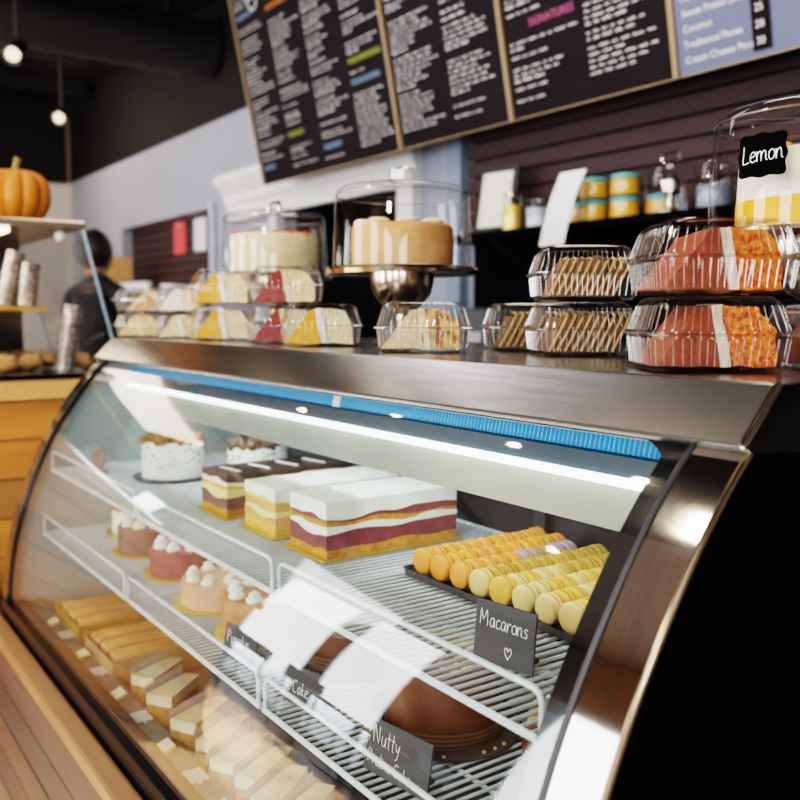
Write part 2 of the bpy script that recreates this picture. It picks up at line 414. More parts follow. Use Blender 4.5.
for (z, y0) in ((ZU, .58), (ZL, .555)):
    for (a, c) in ((-1.13, -.585), (-1.735, -1.145), (-2.405, -1.75)):
        wire_shelf(a, c, y0, 1.09, z-.003, .050)
# shelf brackets
b = M()
for x in (-1.138, -1.742):
    for z, y0 in ((ZU, .6), (ZL, .58)): M().prism([(y0, z-.009), (1.10, z-.009), (1.10, z-.05), (1.0, z-.035), (y0, z-.018)], x-.003, x+.003).build('shelf_bracket', white_wire, case)
    M().box((x, 1.108, H-.48), (.03,.01,.56)).build('shelf_post', dark_gray, case)
b.b.free()
# clear price rail along the front of the upper shelf, tag rail with vents on the deck
b = M(); b.box(((X0+X1)/2-.03, .523, H-.752), (X1-X0-.14, .045, .008)); b.build('tag_rail', pm('tag_rail', (.10,.125,.125), .3), case)
for x in (-2.12, -1.86, -1.60, -1.34, -1.08, -.82):
    b = M(); b.box((x+.018, .525, H-.7475), (.046, .004, .002))
    for k in range(6): b.box((x+k*.007, .525, H-.745), (.0025, .03, .004))
    b.build('rail_vent', paper_w, case)
tg = pm('tag_cream', (.72,.70,.5), .5)
for x in (-2.2, -1.95, -1.70, -1.44, -1.20, -.95): M().box((x, .52, H-.742), (.035, .022, .006), rot=(R(20),0,0)).build('rail_tag', tg, case)

# wooden ledge and reclaimed plank front
oak = wood('oak_ledge', (.33,.17,.07), (.22,.11,.042), 4, 'X', .4)
ledge = thing('wooden_ledge_counter', 'low wooden ledge with plank cladding along the front of the display case', 'ledge', (-1.45, .45, 0))
M().box((0, -.019, H-.795), (3.1, .046, .030), bev=.008).build('ledge_top', oak, ledge)
pc = [wood('plank%d' % k, c, c2, 3, 'X', .55) for k, (c, c2) in enumerate((((.075,.038,.027), (.030,.016,.012)), ((.06,.033,.026), (.027,.015,.011)), ((.09,.046,.030), (.04,.020,.014)), ((.052,.027,.021), (.023,.012,.010))))]
z = H-.812; k = 0
while z > .03:
    h = min(.088, z-.005)
    M().box((0, -.026+.001*(k % 2), z-h/2), (3.06, .022, h-.004), bev=.002).build('plank', pc[k % 4], ledge)
    z -= h; k += 1
M().box((0, -.003, (H-.812)/2), (3.04, .012, H-.812-.01)).build('backing', black_plastic, ledge)

# ------------------------------------------------------------------ chalk lettering (stroke letters)
ST = {
 'L': (.5, [[(.05,1),(.02,.5),(.0,.02),(.2,0),(.42,.05)]]),
 'e': (.45, [[(.02,.28),(.2,.32),(.36,.42),(.28,.58),(.12,.55),(.02,.35),(.05,.1),(.2,0),(.4,.1)]]),
 'm': (.75, [[(0,.58),(.03,0),(.04,.35),(.16,.56),(.27,.5),(.3,0),(.32,.35),(.45,.56),(.57,.5),(.6,.08),(.7,.03)]]),
 'o': (.45, [[(.2,.58),(.05,.45),(.02,.2),(.12,.02),(.28,.05),(.38,.28),(.32,.5),(.2,.58)]]),
 'n': (.5, [[(0,.56),(.03,0),(.05,.33),(.18,.56),(.3,.5),(.34,.08),(.44,.02)]]),
 'M': (.85, [[(.02,0),(.08,1),(.3,.3),(.55,.98),(.66,0)]]),
 'a': (.5, [[(.34,.5),(.2,.58),(.05,.42),(.03,.15),(.14,0),(.28,.12),(.36,.52),(.35,.1),(.44,.02)]]),
 'c': (.42, [[(.34,.5),(.2,.58),(.05,.4),(.04,.15),(.16,0),(.36,.1)]]),
 'r': (.4, [[(.02,.56),(.05,0),(.07,.32),(.18,.55),(.32,.52)]]),
 's': (.4, [[(.32,.5),(.18,.58),(.06,.44),(.28,.2),(.2,.02),(.02,.06)]]),
 'N': (.75, [[(.03,0),(.05,1),(.48,.03),(.52,1)]]),
 'u': (.5, [[(.03,.56),(.04,.15),(.16,0),(.3,.12),(.36,.56),(.36,.08),(.44,.02)]]),
 't': (.38, [[(.16,.95),(.14,.1),(.26,0)],[(0,.6),(.32,.62)]]),
 'y': (.45, [[(.03,.56),(.1,.2),(.22,.15),(.36,.56),(.24,-.2),(.06,-.36)]]),
 'P': (.6, [[(.05,0),(.06,1),(.35,.98),(.44,.75),(.3,.5),(.06,.48)]]),
 'l': (.22, [[(.08,1),(.07,.08),(.18,0)]]),
 'i': (.22, [[(.07,.56),(.08,.03)],[(.07,.78),(.08,.82)]]),
 'C': (.65, [[(.5,.85),(.3,1),(.08,.75),(.05,.25),(.25,0),(.52,.14)]]),
 'k': (.45, [[(.05,1),(.05,0)],[(.32,.55),(.06,.28),(.36,0)]]),
 'p': (.48, [[(.03,.56),(.05,-.35)],[(.05,.4),(.2,.58),(.36,.4),(.3,.05),(.06,.08)]]),
 ' ': (.35, []),
 '<': (.7, [[(.3,.0),(.02,.45),(.04,.72),(.2,.74),(.3,.52),(.42,.76),(.58,.68),(.58,.42),(.3,0)]]),
}
def stroke_text(txt, h, place, r):
    """place(u, v) -> 3D point; returns a builder with round-ended strokes"""
    b = M(); x = 0
    for ch in txt:
        wd, ls = ST[ch]
        for l in ls:
            p2 = spline([(p[0], p[1]) for p in l], 3) if len(l) > 2 else l
            b.tube([place((x+u)*h*.95, v*h) for u, v in p2], r, 5)
        x += wd
    return b, x*h*.95
def chalk_sign(loc, rz, w_, h_, lines, label, lean=8, name='chalkboard_sign', holder=False):
    t = thing(name, label, 'sign', loc, rz)
    la = R(lean)
    M().box((0, math.sin(la)*h_/2, h_/2*math.cos(la)), (w_, .003, h_), rot=(-la,0,0)).build('board', slate, t)
    M().box((0, .018, .004), (w_*.6, .035, .005)).build('foot', slate, t)
    for (txt, hh, u0, v0, slope) in lines:
        def pl(u, v, u0=u0, v0=v0, s=slope):
            uu = -w_/2+u0+u; vv = v0+v+s*u
            return (uu, math.sin(la)*vv-.0022, vv*math.cos(la))
        b, _ = stroke_text(txt, hh, pl, .0005); b.build('chalk_writing', chalk, t)
    return t
CY = R(55)      # facing the customer standing at the right end

# ------------------------------------------------------------------ cakes inside the case
def layered(root, L_, W_, layers, wob=.008):
    """layers: (name, material, thickness); cake runs along Y from 0, width along X centred"""
    nx, ny = 10, 20
    zs = [0]
    for l in layers: zs.append(zs[-1]+l[2])
    def hz(i, x, y):
        if i == 0 or i == len(layers): return zs[i]+(0 if i == 0 else .0015*noise.noise(Vector((x*30, y*30, 5))))
        return zs[i]+wob*noise.noise(Vector((x*22, y*16, i*7.3)))
    for i, (nm, mt, th) in enumerate(layers):
        b = M(); top = []; bot = []
        for j in range(ny+1):
            ra, rb = [], []
            for k in range(nx+1):
                x = -W_/2+W_*k/nx; y = L_*j/ny
                ex = (.0012*noise.noise(Vector((x*90, y*90, i*3)))) if (k in (0, nx) or j in (0, ny)) else 0
                xx = x+(ex if k == nx else -ex if k == 0 else 0); yy = y+(ex if j == ny else -ex if j == 0 else 0)
                ra.append(b.b.verts.new((xx, yy, hz(i+1, x, y)))); rb.append(b.b.verts.new((xx, yy, hz(i, x, y))))
            top.append(ra); bot.append(rb)
        for j in range(ny):
            for k in range(nx):
                b.b.faces.new((top[j][k], top[j][k+1], top[j+1][k+1], top[j+1][k])); b.b.faces.new((bot[j][k], bot[j+1][k], bot[j+1][k+1], bot[j][k+1]))
        for j in range(ny):
            b.b.faces.new((top[j][0], top[j+1][0], bot[j+1][0], bot[j][0])); b.b.faces.new((top[j][nx], bot[j][nx], bot[j+1][nx], top[j+1][nx]))
        for k in range(nx):
            b.b.faces.new((top[0][k], bot[0][k], bot[0][k+1], top[0][k+1])); b.b.faces.new((top[ny][k], top[ny][k+1], bot[ny][k+1], bot[ny][k]))
        b.build(nm, mt, root, smooth=True)
    return zs[-1]
sp_gold = pm('sponge_gold', (.62,.30,.05), .8, c2=(.40,.17,.03), scale=70, bump=.5)
sp_yel = pm('sponge_yellow', (.80,.50,.10), .8, c2=(.66,.36,.08), scale=70, bump=.5)
sp_peach = pm('sponge_peach', (.74,.42,.16), .8, c2=(.62,.30,.10), scale=50, bump=.5)
berry = pm('berry_mousse', (.24,.055,.06), .5, c2=(.16,.035,.04), scale=40, bump=.2)
icing_w = pm('icing_white', (.84,.88,.78), .5, c2=(.76,.80,.68), scale=30)
icing_yel = pm('lemon_curd', (.74,.66,.14), .4)
cream_y = pm('custard_cream', (.88,.78,.36), .5)
choc = pm('chocolate', (.07,.035,.028), .25, c2=(.045,.022,.018), scale=25, bump=.2)
choc_m = pm('choc_mousse', (.20,.10,.08), .5)
def bar_cake(x, y, label, layers, L_=.27, W_=.125, rz=0):
    t = thing('bar_cake', label, 'cake', (x, y, ZU), rz, 'long bar cakes on the upper wire shelf')
    M().box((0, L_/2, .002), (W_+.018, L_+.02, .003)).build('cake_board', gold, t)
    h = .0
    lay = bpy.data.objects.new
    sub = thing('x','','',(0,0,0)); bpy.data.objects.remove(sub)
    n0 = set(COL.objects)
    h = layered(t, L_, W_, layers)
    for o in set(COL.objects)-n0: o.location.z = .0037
    return t, h+.0037
t3, h3 = bar_cake(-1.298, .722, 'bar cake with white icing top and two dark berry layers, nearest the macaron tray',
    [('sponge', sp_gold, .014), ('berry_layer', berry, .026), ('cream_layer', icing_w, .013), ('sponge', sp_gold, .007), ('berry_layer', berry, .008), ('icing', icing_w, .026)])
t2, h2 = bar_cake(-1.480, .722, 'pale yellow bar cake with white icing top, in the middle of the three',
    [('sponge', sp_yel, .018), ('sponge', sp_peach, .016), ('cream_layer', cream_y, .010), ('sponge', sp_peach, .014), ('curd_layer', icing_yel, .008), ('icing', icing_w, .020)])
t1, h1 = bar_cake(-1.672, .715, 'bar cake with dark chocolate top and white dashes, farthest from the macarons',
    [('sponge', sp_gold, .014), ('mousse_layer', choc_m, .024), ('cream_layer', cream_y, .016), ('sponge', sp_yel, .006), ('cream_layer', cream, .012), ('chocolate_glaze', choc, .012)])
for k in range(4): M().box((0, .035+k*.065, h1+.001), (.075, .008, .0012), rot=(0,0,R(8))).build('icing_dash', whip, t1)
# gaps where cut: visible cream run on the front of the berry cake
# two round whipped cream cakes
caramel = pm('caramel_crumb', (.45,.22,.06), .5, c2=(.20,.08,.025), scale=60, bump=.6)
cookie_bit = pm('cookie_bits', (.035,.025,.022), .6)
def cream_cake(x, y, r, h, label, top_mat, seed):
    random.seed(seed)
    t = thing('cream_cake', label, 'cake', (x, y, ZU), 0, 'whipped cream cakes at the far end of the upper shelf')
    M().lathe([(0,.0005), (r+.02,.0005), (r+.022,.006), (0,.006)], n=40).build('cake_plate', tray_m, t, smooth=True)
    M().lathe([(0,.006), (r,.006), (r*1.01, h*.45), (r, h*.9), (r*.93, h), (0, h)], n=64, f=lambda a, q, z: q*(1+.035*noise.noise(Vector((math.cos(a)*9, math.sin(a)*9, z*130))))).build('cream_coating', whip, t, smooth=True)
    b = M()
    for k in range(110):
        a = random.random()*2*PI; q = r*math.sqrt(random.random())*.96
        b.ball((q*math.cos(a), q*math.sin(a), h+random.uniform(-.002,.010)), random.uniform(.006,.012), 1, jit=.5, freq=300)
    b.build('crumb_topping', top_mat, t)
    b = M()
    for k in range(110):
        a = random.random()*2*PI; z = random.uniform(.35, .95)*h
        b.ball((r*1.0*math.cos(a), r*1.0*math.sin(a), z), random.uniform(.0018,.0042), 1, (1,1,.7))
    b.build('cookie_chips', cookie_bit, t)
    return t
cream_cake(-2.12, .80, .076, .092, 'whipped cream cake with cookie chips and golden crumb top, farther one', caramel, 3)
cream_cake(-1.945, .945, .072, .088, 'whipped cream cake with chips and darker crumb top, beside the chocolate bar cake', pm('dark_crumb', (.28,.13,.05), .5, c2=(.05,.03,.02), scale=50, bump=.5), 4)
# small brown standing card on the far left of the upper shelf
t = thing('price_card', 'small brown price card standing at the far left end of the upper shelf', 'card', (-2.27, .66, ZU), R(35))
M().box((0,0,.032), (.036,.002,.062), rot=(R(-6),0,0)).build('card', pm('card_brown', (.22,.10,.06), .6), t)
M().box((0,.008,.003), (.03,.016,.004)).build('foot', pm('card_brown2', (.18,.08,.05), .6), t)

# macaron tray
TX0, TX1, TY0, TY1 = -1.105, -.60, .785, 1.055
tray = thing('macaron_tray', 'dark rectangular tray of macarons on the upper shelf', 'tray', ((TX0+TX1)/2, (TY0+TY1)/2, ZU))
tw_, tl_ = TX1-TX0, TY1-TY0
M().box((0,0,.0025), (tw_, tl_, .004), bev=.0015).build('tray_base', tray_m, tray)
b = M()
lp = []
for sx, sy, a0 in ((1,1,0), (-1,1,90), (-1,-1,180), (1,-1,270)):
    for k in range(5):
        a = R(a0+k*22.5); lp.append((sx*(tw_/2-.012)+.012*math.cos(a), sy*(tl_/2-.012)+.012*math.sin(a)))
def ringwall(b, lp, z0, z1, s0, s1):
    b.sheet([[(x*s, y*s, z) for x, y in lp+[lp[0]]] for z, s in ((z0, s0), (z1, s1), (z1+.001, s1*1.012), (z0, s0*1.01))])
ringwall(b, lp, .003, .012, 1.0, 1.015); b.build('tray_rim', tray_m, tray, smooth=True)
def mac_mat(n, c):
    return pm('macaron_'+n, c, .55, c2=tuple(v*.9 for v in c), scale=90, bump=.15, bscale=250)
mcol = {'orange': (.72,.27,.035), 'amber': (.74,.31,.018), 'lilac': (.38,.27,.30), 'tan': (.33,.20,.08), 'olive': (.45,.25,.025), 'yellow': (.66,.36,.045), 'pale': (.66,.47,.17)}
protos = {}
def make_mac(n):
    c = mcol[n]; m = mac_mat(n, c); root = thing('macaron', '', 'macaron')
    R_ = .0205
    def shell(s):
        pr = [(0, 0), (R_*.9, 0), (R_*.99, .0008), (R_*.97, .002), (R_, .0035), (R_*.93, .0062), (R_*.72, .0082), (R_*.35, .0092), (0, .0094)]
        b = M(); b.lathe([(q, s*(.0022+zz)) for q, zz in pr], n=22, f=lambda a, q, z: q*(1+(.02*math.sin(a*11+q*900) if abs(z) < .0045 else 0)))
        for v in b.b.verts: v.co = Vector((v.co.x, v.co.z, v.co.y))       # axis along Y
        return b
    shell(1).build('shell', m, root, smooth=True, ang=60); shell(-1).build('shell', m, root, smooth=True, ang=60)
    b = M(); b.lathe([(0,-.0024), (R_*.84,-.0024), (R_*.88,0), (R_*.84,.0024), (0,.0024)], n=20)
    for v in b.b.verts: v.co = Vector((v.co.x, v.co.z, v.co.y))
    b.build('filling', pm('fill_'+n, tuple(min(1, v*.75+.12) for v in c), .5), root, smooth=True)
    return root
mlabel = {'orange': 'orange macaron standing on edge in the left rows of the dark tray', 'amber': 'deep amber macaron on edge in an orange row of the dark tray',
 'lilac': 'lilac grey macaron at the back of an orange row', 'tan': 'tan brown macaron between the lilac ones', 'olive': 'olive yellow speckled macaron in the right half of the tray',
 'yellow': 'yellow macaron in the right rows behind the Macarons sign', 'pale': 'pale cream yellow macaron in the right rows of the tray'}
random.seed(11)
rows = [['orange']*11, ['orange','amber','amber','orange','orange','amber','orange','amber','amber','amber','orange'], ['orange']*5+['lilac','tan','tan','lilac','lilac'],
        ['pale']+['olive']*10, ['yellow','pale','yellow','pale','pale','olive','olive','olive','olive','olive'], ['pale','pale','yellow','yellow','pale','yellow','yellow','olive','yellow','yellow'], ['pale','yellow','yellow','pale','yellow','yellow','yellow','pale','yellow','yellow'], ['pale','yellow','pale','yellow','yellow','pale','yellow','yellow','yellow','pale'],
        ['yellow','pale','yellow','pale','yellow','pale','yellow','yellow','yellow','pale'], ['pale']*3+['yellow']*7, ['yellow']*10]
for ri, row in enumerate(rows):
    x = TX0+.032+ri*.0447
    for ci, nm in enumerate(row):
        new = nm not in protos
        if new: protos[nm] = make_mac(nm); o = protos[nm]
        else: o = copy_tree(protos[nm])
        tag(o, mlabel[nm], 'macaron', nm+' macarons in the tray')
        o.location = (x+random.uniform(-.0015,.0015), TY0+.016+ci*.0235+random.uniform(-.0006,.0006), ZU+.0258+random.uniform(0,.0012))
        o.rotation_euler = (R(random.uniform(-4,4)), R(random.uniform(0,360)), R(random.uniform(-4,4)))
chalk_sign((-.745, .668, ZU+.0), R(10), .086, .070,
    [('Macarons', .0185, .007, .042, -.03), ('<', .017, .046, .010, 0)], 'dark sign reading Macarons with a heart, in front of the macaron tray', 6)
b = M()

# ------------------------------------------------------------------ lower shelf
ganache = pm('ganache', (.13,.045,.022), .28, c2=(.09,.03,.016), scale=14, bump=.25, bscale=20)
nut = pm('chopped_nuts', (.62,.44,.18), .6, c2=(.45,.28,.10), scale=80)
wrap = stripes('brown_wrapper', (.20,.10,.05), (.07,.035,.02), 40, 'Z', .5)
def ganache_cake(x, y, r, h, label, seed):
    random.seed(seed)
    t = thing('chocolate_cake', label, 'cake', (x, y, ZL), 0)
    M().lathe([(0,.0005), (r+.03,.0005), (r+.03,.004), (0,.004)], n=40).build('cake_board', tray_m, t, smooth=True)
    M().lathe([(0,.004), (r*.98,.004), (r*1.02, h*.3), (r*.97, h*.5), (r*1.02, h*.72), (r*.95, h*.96), (r*.8, h), (0, h)], n=64, f=lambda a, q, z: q*(1+.07*noise.noise(Vector((math.cos(a)*4, math.sin(a)*4, z*60))))).build('chocolate_layers', ganache, t, smooth=True)
    b = M()
    for k in range(160):
        a = random.random()*2*PI; q = r*math.sqrt(random.random())*.92
        b.ball((q*math.cos(a), q*math.sin(a), h+random.uniform(-.001,.005)), random.uniform(.003,.0065), 1, jit=.4, freq=400)
    b.build('nut_topping', nut, t)
    b = M(); b.lathe([(r*1.02+.001,.004), (r*1.16,.030), (r*1.17,.030), (r*1.04,.004)], n=96, f=lambda a, q, z: q*(1+.02*math.sin(a*48)*(z > .02))); b.build('paper_wrapper', wrap, t, smooth=True)
    b = M()
    for k in range(26):
        a = random.random()*2*PI; b.ball(((r+.024)*math.cos(a), (r+.024)*math.sin(a), .006), .003, 1)
    b.build('nut_crumb', nut, t)
    return t
ganache_cake(-.945, .735, .082, .105, 'dark chocolate layer cake with chopped nuts, behind the Nutty Praline sign', 5)
ganache_cake(-.675, .745, .080, .110, 'dark chocolate nut cake at the right end of the lower shelf', 6)
ganache_cake(-1.22, .76, .075, .085, 'dark chocolate cake left of the nutty one on the lower shelf', 8)
chalk_sign((-.850, .590, ZL), R(8), .112, .066, [('Nutty', .021, .012, .038, -.05), ('Praline Cake', .0155, .006, .012, -.06)],
    'dark sign reading Nutty Praline Cake at the front of the lower shelf', 10)
pumpkin_ic = pm('spice_cake', (.50,.24,.10), .6, c2=(.38,.16,.06), scale=30, bump=.4)
def small_cake(x, y, r, h, mat_, topm, label):
    t = thing('round_cake', label, 'cake', (x, y, ZL), 0, 'round cakes on the lower shelf')
    M().lathe([(0,.0005), (r+.015,.0005), (r+.015,.003), (0,.003)], n=32).build('cake_board', gold, t, smooth=True)
    M().lathe([(0,.003), (r,.003), (r, h*.93), (r*.95, h), (0, h)], n=48).rough(.003, 60).build('frosting', mat_, t, smooth=True)
    b = M()
    for k in range(8):
        a = k*PI/4; b.lathe([(0,0), (.014,0), (.015,.006), (.009,.012), (.010,.015), (0,.022)], (r*.72*math.cos(a), r*.72*math.sin(a), h-.001), 12)
    b.build('rosettes', topm, t, smooth=True)
small_cake(-1.42, .70, .075, .07, pumpkin_ic, whip, 'orange brown round cake with white rosettes behind the middle lower sign')
small_cake(-1.62, .70, .075, .05, pm('peach_frost', (.66,.38,.24), .5), cream, 'peach coloured low round cake on the lower shelf')
small_cake(-1.86, .72, .072, .06, pm('maroon_frost', (.28,.07,.07), .5), whip, 'dark red round cake on the lower shelf with white rosettes')
small_cake(-2.08, .72, .072, .065, choc_m, cream, 'brown mousse cake near the far end of the lower shelf')
small_cake(-2.28, .76, .065, .06, cream, pumpkin_ic, 'cream coloured round cake at the far end of the lower shelf')
chalk_sign((-1.315, .60, ZL), R(12), .085, .055, [('Pumpkin', .018, .008, .026, -.04)], 'dark sign before the orange brown cake on the lower shelf', 10)
chalk_sign((-1.10, .60, ZL), R(12), .085, .055, [('Cake', .018, .02, .018, -.04)], 'dark sign behind the bright window reflection on the lower shelf', 10)

# ------------------------------------------------------------------ deck: boxed cheesecake slices
cheese = pm('cheesecake_top', (.60,.56,.38), .6, c2=(.48,.44,.28), scale=35, bump=.5)
crust = pm('biscuit_side', (.38,.21,.06), .7, c2=(.24,.12,.035), scale=60, bump=.5)
def slice_block(x, y, rz, label, sx=.052, sy=.11):
    t = thing('cake_slice', label, 'cake slice', (x, y, H-.769), rz, 'white topped cake slices on the bottom deck')
    b = M(); b.prism([(-sx/2, -sy/2), (sx/2, -sy/2), (sx*.30, sy/2), (-sx*.30, sy/2)], 0, .042, 'Z').sub(2).rough(.0015, 80).build('sponge', crust, t)
    b = M(); b.prism([(-sx/2-.001, -sy/2-.001), (sx/2+.001, -sy/2-.001), (sx*.30, sy/2), (-sx*.30, sy/2)], .042, .062, 'Z').sub(2).rough(.002, 70).build('topping', cheese, t, smooth=True)
    b = M(); b.sheet([[(-sx/2-.004, -sy/2, 0), (-sx/2-.005, -sy/2, .075)], [(-sx*.32-.004, sy/2, 0), (-sx*.32-.006, sy/2, .078)]]); b.build('paper_divider', pm('wax_paper', (.55,.54,.54), .4), t)
    return t
base = slice_block(-1.02, .60, R(35), 'white topped cake slice on the bottom deck, part of a tight row behind the glass')
for i, (x, y, a) in enumerate([(-1.09,.605,33), (-1.16,.60,36), (-1.23,.61,34), (-1.30,.60,32), (-1.38,.605,38), (-1.47,.60,30), (-1.60,.60,35), (-1.70,.605,33), (-.95,.62,36), (-.87,.62,32)]):
    o = copy_tree(base); o.location = (x, y, H-.769); o.rotation_euler.z = R(a)
def deck_box(x, label, m1, n=3, w_=.20):
    t = thing('pastry_box', label, 'box', (x, .64, H-.769), 0)
    b = M()
    b.box((0,0,.004), (w_,.20,.006)); b.box((-w_/2,0,.028), (.003,.20,.055)); b.box((w_/2,0,.028), (.003,.20,.055)); b.box((0,-.10,.026), (w_,.003,.05)); b.box((0,.10,.026), (w_,.003,.05))
    b.build('carton', m1, t)
    b = M()
    for k in range(n):
        b.box((-w_/2+w_*(k+.5)/n, 0, .035), (w_/n-.012, .18, .050), bev=.008)
    b.build('pastry', pm('bun_gold', (.60,.34,.13), .5, c2=(.46,.22,.07), scale=30, bump=.3), t, smooth=True)
deck_box(-1.90, 'brown pastry carton with golden buns at the far part of the bottom deck', kraft)
deck_box(-2.15, 'golden pastry carton at the far end of the bottom deck', gold)

# ------------------------------------------------------------------ clamshell boxes on the hood
ZTOP = H-.0615
def sq(a, r, rc=.16):
    """rounded square radius for angle a, half width r"""
    n = 7.0; c, s = abs(math.cos(a)), abs(math.sin(a)); return r/((c**n+s**n)**(1/n))
def clam_shell(bm_, prof, ribs, n=176):
    rings = []
    for (r, z, amp) in prof:
        rings.append([(lambda a: ((q := sq(a, r)+amp*(1 if (k//2) % 2 else -1)), (q*math.cos(a), q*math.sin(a), z))[1])(2*PI*(k+.5)/n) for k in range(n)])
    bm_.sheet([rr+[rr[0]] for rr in rings])
    return bm_
def make_clam():
    root = thing('clamshell_box', '', 'container')
    b = M(); clam_shell(b, [(.070,.001,0), (.0725,.006,.0), (.0732,.009,.0009), (.0765,.036,.0009), (.077,.040,0)], 1)
    clam_shell(b, [(.020,.0012,0), (.050,.0012,0), (.070,.001,0)], 0); b.build('base_tray', clam_m, root, smooth=True, ang=50)
    b = M(); clam_shell(b, [(.077,.0425,0), (.0765,.046,.0009), (.068,.074,.0009), (.065,.079,0), (.059,.083,0), (.058,.0825,0), (.030,.0822,0), (.005,.0822,0)], 1); b.build('lid', clam_m, root, smooth=True, ang=50)
    b = M(); clam_shell(b, [(.0765,.0395,0), (.0815,.0398,0), (.0825,.0412,0), (.0815,.0428,0), (.0765,.0432,0)], 0); b.build('rim', rib_m, root, smooth=True, ang=50)
    b = M(); n = 64
    for k in range(n):
        a = 2*PI*(k+.5)/n; c_, s_ = math.cos(a), math.sin(a)
        for (r0, z0), (r1, z1) in (((.0738,.008), (.0772,.037)), ((.0772,.046), (.0686,.073))):
            p, q = sq(a, r0), sq(a, r1); b.tube([(p*c_, p*s_, z0), (q*c_, q*s_, z1)], .0006, 4, cap=False)
    b.build('ribs', rib_m, root)
    for sx in (-1, 1): M().box((sx*.071, -.074, .0413), (.018,.020,.003), bev=.001).build('latch_tab', rib_m, root)
    return root
def slice_cake(side_m, frost_m, crumb_m, label, n, flip=False, top=.068, second=None):
    """slice lying in its box: sloping cut side, a band of frosting, crumb coated outer side"""
    t = thing('boxed_cake_slice', label, 'cake slice')
    d = .052; 
    def P(x, z): return ((-x if flip else x), z)
    def part(poly, nm, mt, y0, y1, amp):
        b = M(); b.prism([P(x, z) for x, z in poly], y0, y1, 'Y'); b.sub(3); b.rough(amp, 90, n).build(nm, mt, t, smooth=True, ang=70)
    part([(-.066,.004), (.002,.004), (-.010, top), (-.020, top-.002), (-.050, .026)], 'sponge', side_m, -d, d, .0036)
    part([(.002,.004), (.013,.004), (.001, top+.001), (-.010, top)], 'frosting', frost_m, -d-.001, d, .0030)
    part([(.013,.004), (.060,.004), (.058, top*.62), (.040, top-.002), (.001, top+.001)], 'crumb_coating', crumb_m, -d+.002, d, .0060)
    if second:
        part([(-.050,.004), (-.040,.004), (-.018, top-.006), (-.022, top-.010)], 'frosting', second, -d-.0015, d*.9, .0008)
    return t
velvet_shaded = pm('orange_velvet_shaded', (.30,.055,.014), .8, c2=(.20,.032,.008), scale=90, bump=.5)  # brown-red cut side, its shade painted into the darker colour
velvet = pm('orange_velvet_crumb', (.98,.25,.02), .8, c2=(.55,.06,.004), scale=210, bump=1, bscale=260, contrast=(.38,.60))
frost = pm('pale_frosting', (.80,.68,.60), .5, c2=(.70,.52,.42), scale=40, bump=.3)
yel_sp = pm('bright_lemon_sponge', (.86,.42,.010), .7, c2=(.70,.30,.008), scale=80, bump=.4)
red_sp = pm('red_velvet_sponge', (.32,.018,.02), .8, c2=(.20,.01,.012), scale=80, bump=.6)
crm = pm('butter_frosting', (.86,.72,.44), .6, c2=(.76,.56,.26), scale=50, bump=.5)
toff = pm('toffee_cake', (.80,.46,.14), .7, c2=(.34,.12,.03), scale=60, bump=.8, contrast=(.42,.56))
toff2 = pm('toffee_frost', (.80,.62,.40), .6, c2=(.68,.45,.22), scale=40, bump=.4)
pump = pm('pumpkin_pie', (.52,.16,.03), .4); pie = pm('pie_crust', (.76,.54,.28), .7, c2=(.62,.38,.15), scale=50, bump=.5)
clam0 = make_clam(); used = [False]
def clam(x, y, label, level=0, rz=55, s=1.0):
    if used[0]: o = copy_tree(clam0)
    else: o = clam0; used[0] = True
    tag(o, label, 'container', 'clear clamshell boxes on the hood of the case')
    o.location = (x, y, ZTOP+level*.0842*s); o.rotation_euler = (0,0,R(rz)); o.scale = (s,s,s); return o
def put(t, x, y, level=0, rz=55, s=1.0):
    t.location = (x, y, ZTOP+level*.0842*s+.002); t.rotation_euler = (0,0,R(rz)); t.scale = (s*1.04,)*3
OX, OY = -.642, .879
clam(OX, OY, 'clear box holding orange cake, bottom of the stack at the right corner of the hood', 0, 53)
clam(OX+.0, OY+.004, 'clear box holding orange cake, on top of the stack at the right corner', 1, 57)
clam(-.570, 1.056, 'clear box of orange cake at the right edge, behind the stacked pair', 0, 55)
put(slice_cake(velvet_shaded, frost, velvet, 'orange crumbed cake slice in the bottom box at the right corner', 1), OX, OY, 0, 53)
put(slice_cake(velvet_shaded, frost, velvet, 'orange crumbed cake slice in the upper box at the right corner', 2), OX, OY+.004, 1, 57)
put(slice_cake(velvet_shaded, frost, velvet, 'orange crumbed cake slice in the box at the right edge of the photo', 3), -.570, 1.056, 0, 55)
# striped cookie bars
bar_m = pm('bar_brown', (.20,.085,.03), .7, c2=(.12,.05,.02), scale=60, bump=.4)
driz = pm('drizzle_tan', (.62,.38,.12), .45)
def bars(label, n):
    t = thing('drizzled_bars', label, 'pastry')
    random.seed(n)
    for k in range(4):
        b = M(); x = -.040+k*.024
        b.prism([(x-.014,.004), (x+.008,.004), (x+.024,.052+.004*k*(k<3)), (x+.004,.056+.004*k*(k<3))], -.048, .050, 'Y').sub(2).rough(.0012, 90, k)
        b.build('bar', bar_m, t, smooth=True, ang=60)
    b = M()
    for k in range(9):                       # drizzle lines over the front and top
        x = -.055+k*.0115
        b.tube([(x, -.0505, .006), (x+.012, -.0505, .028), (x+.021, -.0500, .046), (x+.027, -.046, .058), (x+.030, -.01, .062), (x+.032, .04, .062)], .0021, 6)
    b.build('drizzle', driz, t, smooth=True)
    return t
clam(-.990, 1.040, 'clear box of striped cookie bars, under another box in the middle of the hood', 0, 56)
clam(-.992, 1.044, 'clear box of striped cookie bars, on top of the middle stack', 1, 53)
clam(-1.178, 1.108, 'clear box of striped cookie bars, alone left of the stacked pair', 0, 55)
put(bars('brown bars with tan drizzle in the lower box of the middle stack', 1), -.990, 1.040, 0, 56)
put(bars('brown bars with tan drizzle in the top box of the middle stack', 2), -.992, 1.044, 1, 53)
put(bars('brown bars with tan drizzle in the single box left of the stack', 3), -1.178, 1.108, 0, 55)
